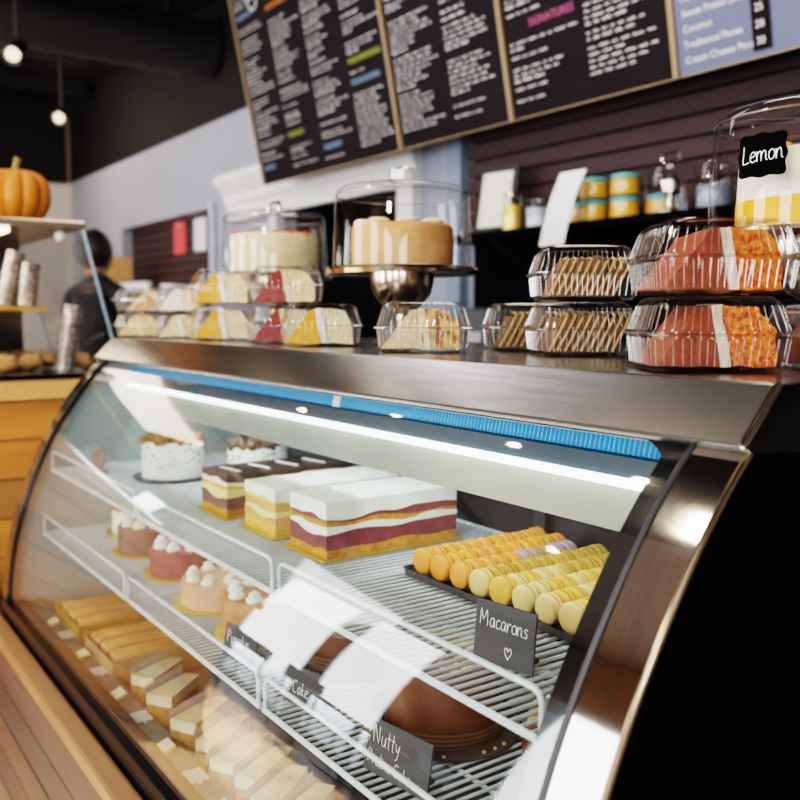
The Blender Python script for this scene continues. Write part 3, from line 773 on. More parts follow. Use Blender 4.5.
clam(-1.23, .911, 'clear box holding caramel cake, alone in front of the tall silver stand', 0, 54)
put(slice_cake(toff2, crm, toff, 'caramel crumb cake slice in the box before the silver stand', 5, top=.066), -1.23, .911, 0, 54)
clam(-1.563, .906, 'clear box with yellow and cream cake slice, left of the caramel one', 0, 56)
put(slice_cake(yel_sp, whip, crm, 'yellow sponge slice with cream frosting, left of the caramel cake box', 6, second=None), -1.563, .906, 0, 56)
clam(-1.769, .935, 'clear box with red velvet slice, lower one of its stack', 0, 55)
clam(-1.771, .938, 'clear box with red velvet slice, upper one of its stack', 1, 58)
put(slice_cake(red_sp, crm, crm, 'red velvet slice with butter frosting in the lower box', 7), -1.769, .935, 0, 55)
put(slice_cake(red_sp, crm, crm, 'red velvet slice with butter frosting in the upper box', 8), -1.771, .938, 1, 58)
clam(-2.018, .902, 'clear box with bright yellow cake slice, lower one beside the red velvet stack', 0, 55)
clam(-2.018, .905, 'clear box with bright yellow cake slice, upper one beside the red velvet stack', 1, 52)
put(slice_cake(yel_sp, whip, crm, 'bright yellow cake slice in the lower box beside the red velvet', 9), -2.018, .902, 0, 55)
put(slice_cake(yel_sp, whip, crm, 'bright yellow cake slice in the upper box beside the red velvet', 10), -2.018, .905, 1, 52)
clam(-2.241, .880, 'small clear box with beige pastry, lower one between yellow cakes and pie', 0, 58, .8)
clam(-2.241, .882, 'small clear box with beige pastry, upper one between yellow cakes and pie', 1, 55, .8)
put(slice_cake(crm, whip, pie, 'beige pastry slice in the lower small box', 11), -2.241, .880, 0, 58, .8)
put(slice_cake(cream, whip, crm, 'beige pastry slice in the upper small box', 12), -2.241, .882, 1, 55, .8)
clam(-2.41, .830, 'small clear box with pastry slice, bottom one at the far left of the hood', 0, 58, .8)
clam(-2.41, .832, 'small clear box with pumpkin pie, top one at the far left of the hood', 1, 55, .8)
put(slice_cake(pie, crm, pie, 'flaky beige pastry slice in the bottom box at the far left', 13), -2.41, .830, 0, 58, .8)
t = thing('pie_slice', 'triangular pumpkin pie slice standing in the top box at the far left', 'pie slice')
M().prism([(-.055,.004), (.055,.004), (.050,.055), (.015,.070)], .0, .045, 'Y').sub(2).rough(.0015, 80).build('crust', pie, t, smooth=True)
M().prism([(-.030,.010), (.045,.010), (.040,.045), (.014,.058)], -.004, .0, 'Y').build('filling', pump, t)
put(t, -2.41, .832, 1, 55, .8)
# dark shadowed sheet under the stacks
# ------------------------------------------------------------------ cake stands with domes
def stand_and_dome(x, y, hp, label_s, label_d, r=.155, dh=.165):
    t = thing('cake_stand', label_s, 'cake stand', (x, y, ZTOP), 0, 'footed silver cake stands')
    M().lathe([(0,0), (.062,0), (.064,.004), (.050,.010), (.022,.018), (.013,.035), (.013, hp-.085)], n=40).build('foot', silver, t, smooth=True)
    M().lathe([(.010, hp-.095), (.018, hp-.088), (.040, hp-.075), (.060, hp-.050), (.066, hp-.025), (.067, hp-.006), (.055, hp-.006), (.0, hp-.006)], n=48).build('bowl', silver, t, smooth=True)
    M().lathe([(0, hp-.006), (r-.01, hp-.006), (r, hp-.010), (r+.003, hp-.002), (r+.001, hp+.004), (r-.006, hp+.003), (r-.010, hp), (0, hp)], n=72).build('plate', silver, t, smooth=True)
    d = thing('glass_dome', label_d, 'dome', (x, y, ZTOP+hp+.0015), 0, 'clear domes over the cakes')
    R0 = r-.011
    M().lathe([(R0, 0), (R0*.985, dh*.5), (R0*.955, dh*.90), (R0*.93, dh*.96), (R0*.86, dh*1.0), (R0*.6, dh*1.04), (R0*.3, dh*1.06), (.001, dh*1.065)], n=72).build('dome', dome_m, d, smooth=True, ang=60)
    M().lathe([(R0, 0), (R0+.003, .0015), (R0, .004)], n=72).build('dome_lip', rib_m, d, smooth=True)
    b = M(); b.tube([(R0*.957*math.cos(2*PI*k/60), R0*.957*math.sin(2*PI*k/60), dh*.905) for k in range(60)], .0016, 6, closed=True); b.build('dome_edge', rib_m, d, smooth=True)
    return t, d
def knob(d, dh, kind):
    z = dh*1.06
    if kind == 'cyl': M().lathe([(.020, z), (.027, z+.006), (.028, z+.026), (.024, z+.031), (0, z+.031)], n=32).build('knob', rib_m, d, smooth=True)
    else:
        b = M(); b.tube([(-.032,0,z-.002), (-.034,0,z+.012), (-.026,0,z+.021), (.026,0,z+.021), (.034,0,z+.012), (.032,0,z-.002)], .0045, 8); b.build('handle', chrome, d, smooth=True)
S1, D1 = stand_and_dome(-1.53, 1.078, .155, 'silver footed stand in the middle, under the caramel cake', 'clear dome with round knob over the caramel cake'); knob(D1, .165, 'cyl')
S2, D2 = stand_and_dome(-2.225, 1.14, .168, 'silver footed stand at the left, under the white cake', 'clear dome with metal loop handle over the white cake'); knob(D2, .165, 'loop')
S3, D3 = stand_and_dome(-.690, 1.185, .172, 'silver footed stand at the right, under the lemon cake', 'clear dome with Lemon sign over the yellow and white cake'); knob(D3, .165, 'cyl')
def dome_cake(x, y, z, r, h, side_m, label, parts):
    t = thing('dome_cake', label, 'cake', (x, y, z), 0, None)
    M().lathe([(0,.0005), (r,.0005), (r*1.01, h*.5), (r*.995, h*.95), (r*.96, h), (0, h)], n=64).rough(.0015, 70).build('frosting', side_m, t, smooth=True)
    return t
car = pm('caramel_frosting', (.66,.34,.13), .55, c2=(.52,.24,.08), scale=18, bump=.5)
t = dome_cake(-1.53, 1.078, ZTOP+.1565, .105, .088, car, 'caramel frosted round cake under the middle dome', None)
b = M()
for k in range(8):
    a = k*PI/4+.3; b.lathe([(0,0), (.020,0), (.024,.006), (.017,.012), (0,.014)], (.078*math.cos(a), .078*math.sin(a), .087), 16)
b.build('rosettes', pm('rosette_tan', (.85,.66,.45), .5), t, smooth=True)
random.seed(5)
t = dome_cake(-2.225, 1.14, ZTOP+.1695,   .118, .108, pm('vanilla_frost', (.74,.60,.36), .6, c2=(.62,.47,.25), scale=30, bump=.3), 'tall creamy white round cake under the left dome', None)
b = M()
for k in range(60):
    a = random.random()*2*PI; q = random.uniform(.07,.115); b.ball((q*math.cos(a), q*math.sin(a), .110), random.uniform(.004,.007), 1)
b.build('red_crumbs', pm('red_crumb', (.55,.10,.08), .6), t)
t = thing('dome_cake', 'lemon cake with yellow lower layer and white upper layer under the right dome', 'cake', (-.690, 1.185, ZTOP+.1735))
M().lathe([(0,.0005), (.106,.0005), (.107,.022), (.106,.044), (0,.044)], n=64).build('lemon_layer', pm('lemon_layer', (.95,.40,.003), .4, c2=(.88,.33,.003), scale=20), t, smooth=True)
M().lathe([(0,.0445), (.105,.0445), (.104,.09), (.097,.108), (0,.112)], n=64).rough(.002, 50).build('frosting', cream, t, smooth=True)
b = M()
for k in range(7):
    a = k*2*PI/7; b.ball((.07*math.cos(a), .07*math.sin(a), .112), .016, 2, (1,1,.6), jit=.3, freq=80)
b.build('lemon_curd_dollop', pm('curd', (.95,.42,.005), .35), t, smooth=True)
# Lemon plaque on the dome: bracket-shaped black label
def plaque(d, ang, z0, Rr, w_, h_):
    out = []
    hw, hh = w_/2, h_/2; pts = []
    for k in range(64):
        a = 2*PI*k/64; c, s_ = math.cos(a), math.sin(a); q = 1/((abs(c)**7+abs(s_)**7)**(1/7))*(1+.045*math.cos(8*a))
        pts.append((hw*q*c, hh*q*s_))
    def W(u, v, o=0.0):
        a = ang+u/Rr; q = Rr+o; return (q*math.cos(a), q*math.sin(a), z0+v)
    b = M(); ctr = b.b.verts.new(W(0, 0, .0012)); ring = [b.b.verts.new(W(u, v, .0012)) for u, v in pts]
    mid = [b.b.verts.new(W(u*.5, v*.5, .0012)) for u, v in pts]
    for k in range(len(pts)):
        b.b.faces.new((ring[k], ring[(k+1) % len(pts)], mid[(k+1) % len(pts)], mid[k])); b.b.faces.new((mid[k], mid[(k+1) % len(pts)], ctr))
    o = b.build('label_plaque', black_matte, d)
    bb, _ = stroke_text('Lemon', .022, lambda u, v: W(-w_/2+.008+u, -.009+v+u*.05, .0022), .0007); bb.build('chalk_writing', chalk, o)
plaque(D3, R(-57-31), .092, .1440, .066, .054)

# ------------------------------------------------------------------ menu boards over the back wall
board_m = pm('menu_black', (.011,.007,.009), .85, c2=(.008,.005,.007), scale=2, spec=.15)
board_b = pm('menu_blue', (.13,.15,.24), .6, c2=(.11,.13,.22), scale=2, spec=.2)
fr_m = pm('board_frame_wood', (.30,.20,.10), .5)
txt_m = pm('menu_text', (.75,.72,.72), .7, emit=.15)
TILT = math.atan2(.20, .98)
def menu_board(x0, x1, label, mat_, cols, heads, seed, real=None):
    random.seed(seed); Wd = x1-x0; Hd = 1.25
    t = thing('menu_board', label, 'menu board', (x0, 2.5, H+.785), 0, 'menu boards hung above the back counter')
    t.rotation_euler = (TILT, 0, 0)
    M().box((Wd/2, .012, Hd/2), (Wd-.012, .02, Hd)).build('panel', mat_, t)
    b = M(); f = .010
    b.box((0, .006, Hd/2), (f, .034, Hd)); b.box((Wd, .006, Hd/2), (f*.6, .034, Hd)); b.box((Wd/2, .012, .0), (Wd, .022, .004)); b.box((Wd/2, .006, Hd), (Wd, .034, f))
    b.build('frame', fr_m, t)
    b = M(); cw = Wd/cols
    for c in range(cols):
        z = Hd-.05
        while z > .045:
            if any(c == hc and abs(z-hz) < .045 for hc, hz, _, _ in heads) or (real and z < real[1] and c <= real[2]): z -= .021; continue
            title = random.random() < .24
            x = c*cw+.035; end = c*cw+cw*(random.uniform(.45,.92) if not title else random.uniform(.3,.55))
            hh = .0125 if title else .0085
            while x < end:
                wl = random.uniform(.02,.06); n = max(3, int(wl/.0055)); pts = []
                for k in range(n):
                    pts.append((x+wl*k/n, -.0012, z+(hh if k % 2 else 0)*random.uniform(.55,1)))
                if len(pts) > 1:
                    for p, q in zip(pts, pts[1:]):
                        dx, dz = q[0]-p[0], q[2]-p[2]; l = math.hypot(dx, dz) or 1; nx, nz = -dz/l*.0015, dx/l*.0015
                        b.b.faces.new([b.b.verts.new(v) for v in ((p[0]-nx, p[1], p[2]-nz), (q[0]-nx, q[1], q[2]-nz), (q[0]+nx, q[1], q[2]+nz), (p[0]+nx, p[1], p[2]+nz))])
                x += wl+.009
            z -= .030 if title else .022
            if random.random() < .16: z -= .022
    b.build('handwritten_lines', txt_m, t)
    for hc, hz, cc, s in heads:
        b = M(); x = hc*cw+.04
        hm = pm('heading', tuple(v*.6 for v in cc), .8)
        if isinstance(s, str): text(s, x, hz, .030, hm, t)
        else:
            while x < hc*cw+cw*s:
                for k in range(3): b.box((x+k*.012, -.002, hz+.012), (.004, .002, .026)); 
                b.box((x+.012, -.002, hz+.012+random.choice((-.01,0,.01))), (.024,.002,.004)); x += .036
            b.build('coloured_heading', hm, t)
    return t
def text(s, x, z, size, mat_, parent, off=-.002, align='LEFT'):
    cu = bpy.data.curves.new('t', 'FONT'); cu.body = s; cu.size = size*1.35; cu.offset = 0; cu.align_x = align
    o = bpy.data.objects.new('t', cu); COL.objects.link(o)
    bpy.context.view_layer.update()
    me = bpy.data.meshes.new_from_object(o.evaluated_get(bpy.context.evaluated_depsgraph_get()))
    bpy.data.objects.remove(o)
    me.materials.clear(); me.materials.append(mat_)
    n = bpy.data.objects.new('lettering', me); COL.objects.link(n); n.parent = parent; n.location = (x, off, z); n.rotation_euler = (PI/2, 0, 0)
    return n
orange_c, green_c, blue_c, pink_c = (.85,.28,.04), (.40,.48,.05), (.25,.40,.62), (.75,.16,.36)
menu_board(-4.998, -3.555, 'widest black menu board with four columns, at the left end', board_m, 4, [(0,.93,blue_c,.7), (1,.90,orange_c,.8), (3,.46,green_c,.85), (3,.36,blue_c,.8), (1,.22,green_c,.6), (2,.10,blue_c,.6), (0,.08,blue_c,.5)], 1)
menu_board(-3.545, -2.776, 'narrow black two column menu board, second from the left', board_m, 2, [], 2)
menu_board(-2.766, -1.972, 'black menu board with the pink SIGNATURES heading, third from the left', board_m, 2, [(0,.325,pink_c,'          SIGNATURES')], 3)
t = menu_board(-1.962, -1.05, 'blue grey menu board listing pies with prices, rightmost', board_b, 2, [], 4, real=(0, .36, 0))
for i, (s, pr) in enumerate((('Cream Cheese Pecan', '30'), ('Traditional Pecan', '28'), ('Coconut', '25'), ('Sweet Potato (seasonal)', '25'), ('Pumpkin (seasonal)', '25'), ('Cherry', '25'))):
    text(s, .035, .035+i*.048, .0225, txt_m, t)
    M().box((.312, -.0025, .043+i*.048), (.062, .002, .0475)).build('price_patch', board_m, t)
    text(pr, .294, .036+i*.048, .0225, txt_m, t, -.005)
    
b = M()
for a in (0,): 
    b.tube([(.26+.055*math.cos(k*PI/12), -.004, 1.0+.055*math.sin(k*PI/12)) for k in range(24)], .004, 6, closed=True)
    b.prism([(.24,1.0), (.28,1.0), (.285,1.03), (.235,1.03)], -.006, -.003, 'Y')
o = b.build('round_emblem', paper_w, [q for q in COL.objects if q.name == 'menu_board'][0], smooth=False)

# ------------------------------------------------------------------ shelf on the brown wall and its items
SZ = H+.350
sh = thing('wall_shelf', 'long black wall shelf on the brown slatted wall', 'shelf', (-.9, 2.6, SZ))
M().box((0, 0, -.018), (4.6, .30, .03), bev=.003).build('shelf_board', black_matte, sh)
for x in (-2.0, -1.0, 0, 1.0, 2.0): M().prism([(.14,-.033), (-.10,-.033), (.14,-.16)], x-.01, x+.01).build('bracket', black_plastic, sh)
t = thing('framed_certificate', 'black framed certificate leaning at the left end of the wall shelf', 'picture frame', (-2.98, 2.58, SZ)); t.rotation_euler = (R(-10), 0, R(8))
M().box((0,0,.15), (.22,.02,.30), bev=.003).build('frame', black_plastic, t)
M().box((0,-.0115,.15), (.165,.003,.24)).build('certificate', pm('cert', (.68,.66,.58), .6), t)
def jar(x, y, r, h, label, fill=None, lid=None, lidm=None, z=SZ, fh=.7, cat='jar', grp=None):
    t = thing('storage_jar', label, cat, (x, y, z), 0, grp)
    M().lathe([(0,.001), (r*.95,.001), (r,.008), (r, h*.85), (r*.85, h*.95), (r*.85, h)], n=28).build('glass_body', pane_m, t, smooth=True)
    if fill: M().lathe([(0,.004), (r*.93,.004), (r*.95,.012), (r*.95, h*fh), (0, h*fh)], n=28).build('contents', fill, t, smooth=True)
    if lidm: M().lathe([(0, h+.012), (r*.5, h+.012), (r*.92, h+.006), (r*.95, h-.006), (0, h-.006)], n=28).build('lid', lidm, t, smooth=True)
    return t
jar(-2.83, 2.56, .045, .15, 'gold and glass jar next to the framed certificate', gold, 1, silver)
jar(-2.70, 2.58, .050, .12, 'pale frosted glass jar to the right of the gold jar', pm('pale_fill', (.45,.50,.58), .3), 1, None)
yfill = pm('yellow_fill', (.72,.36,.02), .4); teal = pm('teal_lid', (.10,.42,.45), .4)
for (x, y, z, lb) in ((-2.37,2.55,0,'lower left'), (-2.37,2.55,.082,'upper left'), (-2.23,2.56,0,'lower middle'), (-2.23,2.56,.082,'upper middle'), (-2.48,2.60,0,'lower far left'), (-2.11,2.62,.0,'single right hand')):
    jar(x, y, .055, .070, 'round tub of yellow filling with teal lid, %s one on the wall shelf' % lb, yfill, 1, teal, SZ+z, .85, 'tub', 'yellow tubs with teal lids on the shelf')
t = thing('apothecary_jar', 'tall lidded glass jar with gold stand on the wall shelf', 'jar', (-2.02, 2.55, SZ))
M().lathe([(0,.001), (.05,.001), (.05,.006), (.012,.02), (.012,.06), (.03,.075), (.035,.11), (.012,.13), (0,.13)], n=32).build('gold_stand', silver, t, smooth=True)
M().lathe([(.085,.002), (.085,.13), (.07,.16), (.03,.175), (.0,.178)], n=40).build('dome', dome_m, t, smooth=True)
b = M(); b.tube([(-.035,0,.178), (-.035,0,.205), (.035,0,.205), (.035,0,.178)], .006, 8); b.build('handle', chrome, t, smooth=True)
jar(-1.85, 2.56, .060, .15, 'tall clear glass jar to the right of the lidded jar on the shelf', pm('bluegray_fill', (.20,.24,.32), .3), 1, None, fh=.5)
jar(-1.66, 2.58, .060, .13, 'dim glass jar farthest right on the visible part of the shelf', dark_gray, 1, None, fh=.5)
t = thing('receipt_paper', 'long white paper slip hanging from the wall shelf beside the yellow tubs', 'paper', (-2.47, 2.43, SZ-.085))
b = M(); b.sheet([[(-.065+.13*u+v*.12, -.02*math.sin(v*2.5), v*.26) for u in (0, .5, 1)] for v in [k/8 for k in range(9)]]); b.build('paper_sheet', paper_w, t, smooth=True)

# back counter with equipment in the gloom
bc = thing('back_counter', 'dark back counter running under the wall shelf', 'counter', (-1.8, 2.42, 0))
M().box((0, 0, .45), (6.6, .58, .90)).build('cabinet', black_plastic, bc); M().box((0, -.01, .915), (6.64, .60, .03), bev=.004).build('countertop', dark_gray, bc)
def machine(x, y, w_, d_, h_, label, mt, name='counter_machine', z=.93, cat='machine'):
    t = thing(name, label, cat, (x, y, z))
    M().box((0,0,h_/2+.01), (w_, d_, h_), bev=.015).build('body', mt, t)
    M().box((0, -d_/2-.003, h_*.72), (w_*.35, .006, h_*.16)).build('display', pm('display', (.35,.37,.40), .3), t)
    b = M()
    for sx in (-1,1):
        for sy in (-1,1): b.tube([(sx*w_*.4, sy*d_*.4, 0), (sx*w_*.4, sy*d_*.4, .012)], .015)
    b.build('feet', black_plastic, t)
machine(-3.15, 2.40, .34, .34, .36, 'black boxy machine with small display behind the caramel cake stand', black_plastic)
machine(-2.72, 2.42, .22, .3, .42, 'slim dark grey machine on the back counter', dark_gray)
machine(-1.30, 2.42, .5, .36, .32, 'wide black machine at the right part of the back counter', black_plastic)
def bottle(x, y, c, label, h=.28, r=.035):
    t = thing('syrup_bottle', label, 'bottle', (x, y, .932), 0, 'bottles on the back counter')
    M().lathe([(0,0), (r,0), (r, h*.62), (r*.4, h*.78), (r*.35, h*.93), (0, h*.93)], n=24).build('glass_body', pm('bottle_glass', c, .1), t, smooth=True)
    M().lathe([(r*.42, h*.93), (r*.42, h), (0, h)], n=16).build('cap', black_plastic, t, smooth=True)
    M().lathe([(r*1.01, h*.2), (r*1.01, h*.5)], n=24).build('paper_label', paper_w, t, smooth=True)
bottle(-2.50, 2.28, (.20,.10,.04), 'brown bottle with white label left of the green bottles')
for i, x in enumerate((-2.38,-2.29,-2.20)): bottle(x, 2.30, (.03,.06,.045), 'dark green bottle behind the hood, %s the brown bottle' % ('right beside', 'second one right of', 'third one right of')[i], .30)
t = thing('cardboard_box', 'beige cardboard box behind the lemon cake stand', 'box', (-1.02, 2.05, 1.14-.0), R(10))
# step counter behind the case for that box
wc = thing('work_counter', 'low steel work counter behind the display case', 'counter', (-1.2, 1.90, 0))
M().box((0,0,1.115), (2.6,.36,.03), bev=.004).build('counter_top', dark_gray, wc)
for sx in (-1.25,1.25):
    for sy in (-.15,.15): M().tube([(sx, sy, 0), (sx, sy, 1.10)], .02).build('leg', dark_gray, wc)
b = M().box((0,0,.09), (.30,.24,.17)); b.build('carton', pm('beige_box', (.46,.36,.27), .7), t)
b = M(); b.box((0,-.16,.182), (.30,.10,.004), rot=(R(-20),0,0)); b.box((0,.16,.182), (.30,.10,.004), rot=(R(20),0,0)); b.build('flap', pm('beige_box2', (.50,.40,.31), .7), t)

# ------------------------------------------------------------------ coffee bar further left along the wall
cb = thing('coffee_bar_counter', 'dark coffee bar counter in front of the slatted niche', 'counter', (-6.45, 2.35, 0))
M().box((0,0,.5), (2.3,.6,1.0)).build('cabinet', black_plastic, cb); M().box((0,0,1.015), (2.34,.64,.03), bev=.004).build('countertop', dark_gray, cb)
t = thing('espresso_machine', 'steel espresso machine with white handled group heads on the coffee bar', 'coffee machine', (-6.75, 2.30, 1.03))
M().box((0,.05,.36), (1.0,.40,.22), bev=.02).build('upper_body', silver, t); M().box((0,.14,.13), (.96,.22,.26), bev=.01).build('back_body', dark_gray, t); M().box((0,-.02,.02), (1.0,.42,.04), bev=.005).build('drip_tray', chrome, t)
for k in range(4):
    x = -.38+k*.25
    g = M().tube([(x,-.10,.26), (x,-.10,.20)], .035, 16).build('group_head', chrome, t, smooth=True)
    M().tube([(x,-.12,.205), (x,-.30,.19)], [.012,.018], 10).build('portafilter_handle', paper_w, g, smooth=True)
    M().lathe([(0,.041), (.03,.041), (.036,.10), (.033,.10), (.027,.045), (0,.045)], (x,-.10,0), 20).build('cup', paper_w, t, smooth=True)
for k in range(5):
    t = thing('coffee_cup', 'white cup on top of the espresso machine, one of a row', 'cup', (-7.15+k*.16, 2.28, 1.501), 0, 'white cups on the espresso machine')
    M().lathe([(0,0), (.028,0), (.042,.07), (.039,.07), (.026,.006), (0,.006)], n=20).build('body', paper_w, t, smooth=True)
    b = M(); b.tube([(.038,0,.055), (.06,0,.05), (.058,0,.025), (.034,0,.02)], .005, 6); b.build('handle', paper_w, t, smooth=True)
t = thing('coffee_grinder', 'brown coffee grinder right of the espresso machine', 'grinder', (-5.85, 2.25, 1.03))
M().box((0,0,.14), (.30,.26,.28), bev=.03).build('body', pm('taupe', (.22,.17,.14), .4), t)
M().lathe([(.05,.28), (.10,.46), (.10,.48), (0,.48)], n=28).build('hopper', pane_m, t, smooth=True); M().lathe([(0,.285), (.05,.285), (.075,.38), (0,.38)], n=24).build('beans', choc, t, smooth=True)
M().lathe([(.10,.48), (.10,.50), (0,.505)], n=28).build('lid', paper_w, t, smooth=True)
for (x, c, lb, zz) in ((-7.30, (.62,.06,.07), 'pink red sheet of paper pinned to the slatted niche', .62), (-6.86, (.60,.63,.72), 'pale blue white sheet of paper pinned to the slatted niche, right of the red one', .62)):
    t = thing('pinned_sheet', lb, 'paper', (x, WY+.10, H+.54)); M().box((0,0,.10), (.24,.003,.26)).build('sheet', pm('sheet', c, .6), t); M().ball((0,-.004,.215), .01, 1).build('pin', chrome, t)
t = thing('kraft_box', 'tan cardboard box on the shelf left of the coffee bar', 'box', (-7.95, 2.45, 1.547))
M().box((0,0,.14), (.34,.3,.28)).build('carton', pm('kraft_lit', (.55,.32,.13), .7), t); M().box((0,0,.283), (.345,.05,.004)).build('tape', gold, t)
t = thing('tall_shelf_unit', 'dark shelf unit carrying the tan box beyond the glass case', 'shelf unit', (-7.95, 2.45, 0))
for z in (.5, 1.0, 1.53): M().box((0,0,z), (.6,.4,.03)).build('shelf_board', black_plastic, t)
for sx in (-1,1):
    for sy in (-1,1): M().box((sx*.28, sy*.18, .77), (.03,.03,1.54)).build('post', black_plastic, t)

# ------------------------------------------------------------------ wooden counter and glass case at the left
hon = wood('honey_plank', (.62,.26,.05), (.40,.15,.03), 3, 'Y', .45); hon2 = wood('dark_honey', (.40,.18,.055), (.24,.10,.03), 3, 'Y', .5); hon3 = wood('pale_plank', (.70,.40,.16), (.58,.30,.10), 3, 'Y', .5)
kt = thing('wooden_sales_counter', 'honey coloured plank counter at the far left end of the display case', 'counter', (-3.0, .2, 0))
M().box((-1.2, 0, H-.245), (2.44, 1.6, .055), bev=.004).build('counter_top', hon3, kt)
z = H-.275; k = 0
while z > .02:
    h = min(.125, z-.005); M().box((-.012, 0, z-h/2), (.024, 1.52, h-.005), bev=.002).build('plank', (hon, hon, hon2)[k % 3], kt); z -= h; k += 1
M().box((-1.2, 0, (H-.29)/2), (2.3, 1.46, H-.29)).build('cabinet', black_plastic, kt)
gc = thing('countertop_glass_case', 'glass countertop case with slanted side and steel frame, under the pumpkin', 'display case', (-3.05, .40, H-.217))
gt = H+.304-(H-.217)
M().box((-.45, .0, gt-.012), (.92, .93, .024), bev=.004).build('top_shelf', pm('brass_steel', (.62,.52,.42), .25, .9), gc)
M().box((-.45, .05, .012), (.92, 1.05, .024), bev=.003).build('base', chrome, gc)
b = M(); b.sheet([[(.0,-.46,.025), (.0,.57,.025)], [(.0,-.46,gt-.025), (.0,.455,gt-.025)]]); b.sheet([[(0,.57,.025), (-.9,.57,.025)], [(0,.455,gt-.025), (-.9,.455,gt-.025)]]); b.build('glass_panel', pane_m, gc)
em_ = pm('edge_blue', (.25,.35,.45), .2)
for x in (0, -.9): M().tube([(x,.572,.02), (x,.457,gt-.02)], .005).build('glass_edge', em_, gc, smooth=True)
M().box((-.89, 0, gt/2), (.01, .9, gt-.05)).build('back_panel', black_plastic, gc)
M().box((-.45, -.04, .235), (.80, .78, .012)).build('inner_shelf', pm('amber_shelf', (.60,.28,.03), .4), gc)
for sx in (-.83, -.07): M().box((sx, -.10, .13), (.012,.5,.21)).build('shelf_post', dark_gray, gc)
M().box((-.40, .0, gt-.03), (.6,.5,.012)).build('glow_strip', emis('case_fill_glow', (1,.85,.65), 5), gc)  # added glowing strip that brightens the contents of this case
M().ball((-.02, .39, gt-.05), .018, 2).build('hinge_knob', paper_w, gc, smooth=True)
def stack(x, y, z, n, lean, label, r=.032):
    t = thing('cup_sleeve', label, 'cup stack', (x, y, z), 0, 'ribbed wrapped stacks in the glass case'); t.rotation_euler = (R(lean), 0, 0)
    pr = [(0,.0)]
    for k in range(n): pr += [(r*.90, k*.015), (r, k*.015+.005), (r*.90, k*.015+.012)]
    pr += [(0, n*.015)]
    M().lathe(pr, n=20).build('stack', pm('ribbed_foil', (.52,.49,.47), .25, .6, c2=(.2,.17,.15), scale=60), t, smooth=True)
    return t
zb = H-.217+.026+.24-.02+.0
stack(-3.30, .655, H-.217+.243, 13, -14, 'silvery ribbed stack leaning in the glass case, left one'); stack(-3.24, .715, H-.217+.243, 10, -8, 'silvery ribbed stack in the glass case, middle one')
stack(-3.12, .80, H-.190, 15, -10, 'tall silvery ribbed stack at the right of the glass case'); stack(-3.55, .60, H-.217+.243, 14, 6, 'silvery ribbed stack at the rear left of the glass case')
random.seed(2)
t0 = None
for i, (x, y) in enumerate(((-3.12,.62), (-3.22,.72), (-3.36,.80), (-3.20,.87), (-3.36,.66), (-3.50,.74), (-3.12,.50))):
    t = thing('bread_roll', 'golden bread roll lying on the floor of the left glass case', 'bread roll', (x, y, H-.192), random.random()*3, 'bread rolls in the left glass case')
    M().ball((0,0,.030), .05, 3, (1.25,.8,.6), jit=.12, freq=40).build('crust', pm('bread', (.66,.40,.17), .6, c2=(.50,.24,.08), scale=20, bump=.4), t, smooth=True)
    b = M()
    for k in (-1,0,1): b.tube([(k*.025-.01,-.025,.052), (k*.025+.008,.022,.054)], .004, 6)
    b.build('score_mark', pie, t, smooth=True)
# pumpkin
t = thing('pumpkin', 'orange ribbed pumpkin standing on top of the left glass case', 'pumpkin', (-3.22, .69, H+.3045))
b = M()
pr = [(0,.012), (.03,.004), (.07,.006), (.105,.05), (.112,.09), (.104,.135), (.07,.165), (.03,.168), (0,.155)]
pr = spline(pr, 4)
b.lathe([(max(q, 0) if i not in (0, len(pr)-1) else 0, z) for i, (q, z) in enumerate(pr)], n=120, f=lambda a, q, z: q*(.86+.14*abs(math.sin(a*5))**.55))
b.build('body', pm('pumpkin_skin', (.62,.20,.015), .5, c2=(.50,.14,.01), scale=10, bump=.1), t, smooth=True, ang=80)
b = M(); b.tube([(0,0,.150), (.002,0,.175), (.008,.003,.195), (.012,.008,.212)], [.018,.011,.010,.012], 8); b.build('stem', pm('stem', (.28,.20,.06), .7), t, smooth=True)

# ------------------------------------------------------------------ person in black behind the left glass case
def person():
    me = bpy.data.meshes.new('person')
    V = [(0,0,.92), (0,0,1.12), (0,0,1.30), (0,0,1.42), (0,0,1.50),
         (-.17,0,1.38), (-.23,-.02,1.12), (-.20,-.16,.95), (-.16,-.24,.93), (.17,0,1.38), (.23,-.02,1.12), (.20,-.16,.95), (.16,-.24,.93),
         (-.09,0,.86), (-.10,.01,.48), (-.10,.03,.09), (-.10,-.10,.05), (.09,0,.86), (.10,.01,.48), (.10,.03,.09), (.10,-.10,.05)]
    E_ = [(0,1), (1,2), (2,3), (3,4), (3,5), (5,6), (6,7), (7,8), (3,9), (9,10), (10,11), (11,12), (0,13), (13,14), (14,15), (15,16), (0,17), (17,18), (18,19), (19,20)]
    Rr = [.15,.14,.16,.08,.055,.07,.048,.035,.028,.07,.048,.035,.028,.10,.065,.04,.035,.10,.065,.04,.035]
    me.from_pydata(V, E_, []); o = bpy.data.objects.new('person', me); COL.objects.link(o)
    s = o.modifiers.new('s', 'SKIN')
    for v, r in zip(me.skin_vertices[0].data, Rr): v.radius = (r, r*.8)
    me.skin_vertices[0].data[0].use_root = True
    o.modifiers.new('sub', 'SUBSURF').levels = 2; o.modifiers['sub'].render_levels = 2
    me.materials.append(pm('black_shirt', (.010,.010,.012), .8))
    return o
pn = person(); pn.location = (-5.40, 1.59, 0); pn.rotation_euler.z = R(215); pn.scale = (1.05,)*3
tag(pn, 'person in black clothing standing beyond the left glass case, seen from behind', 'person')
skin = pm('skin', (.50,.30,.21), .5)
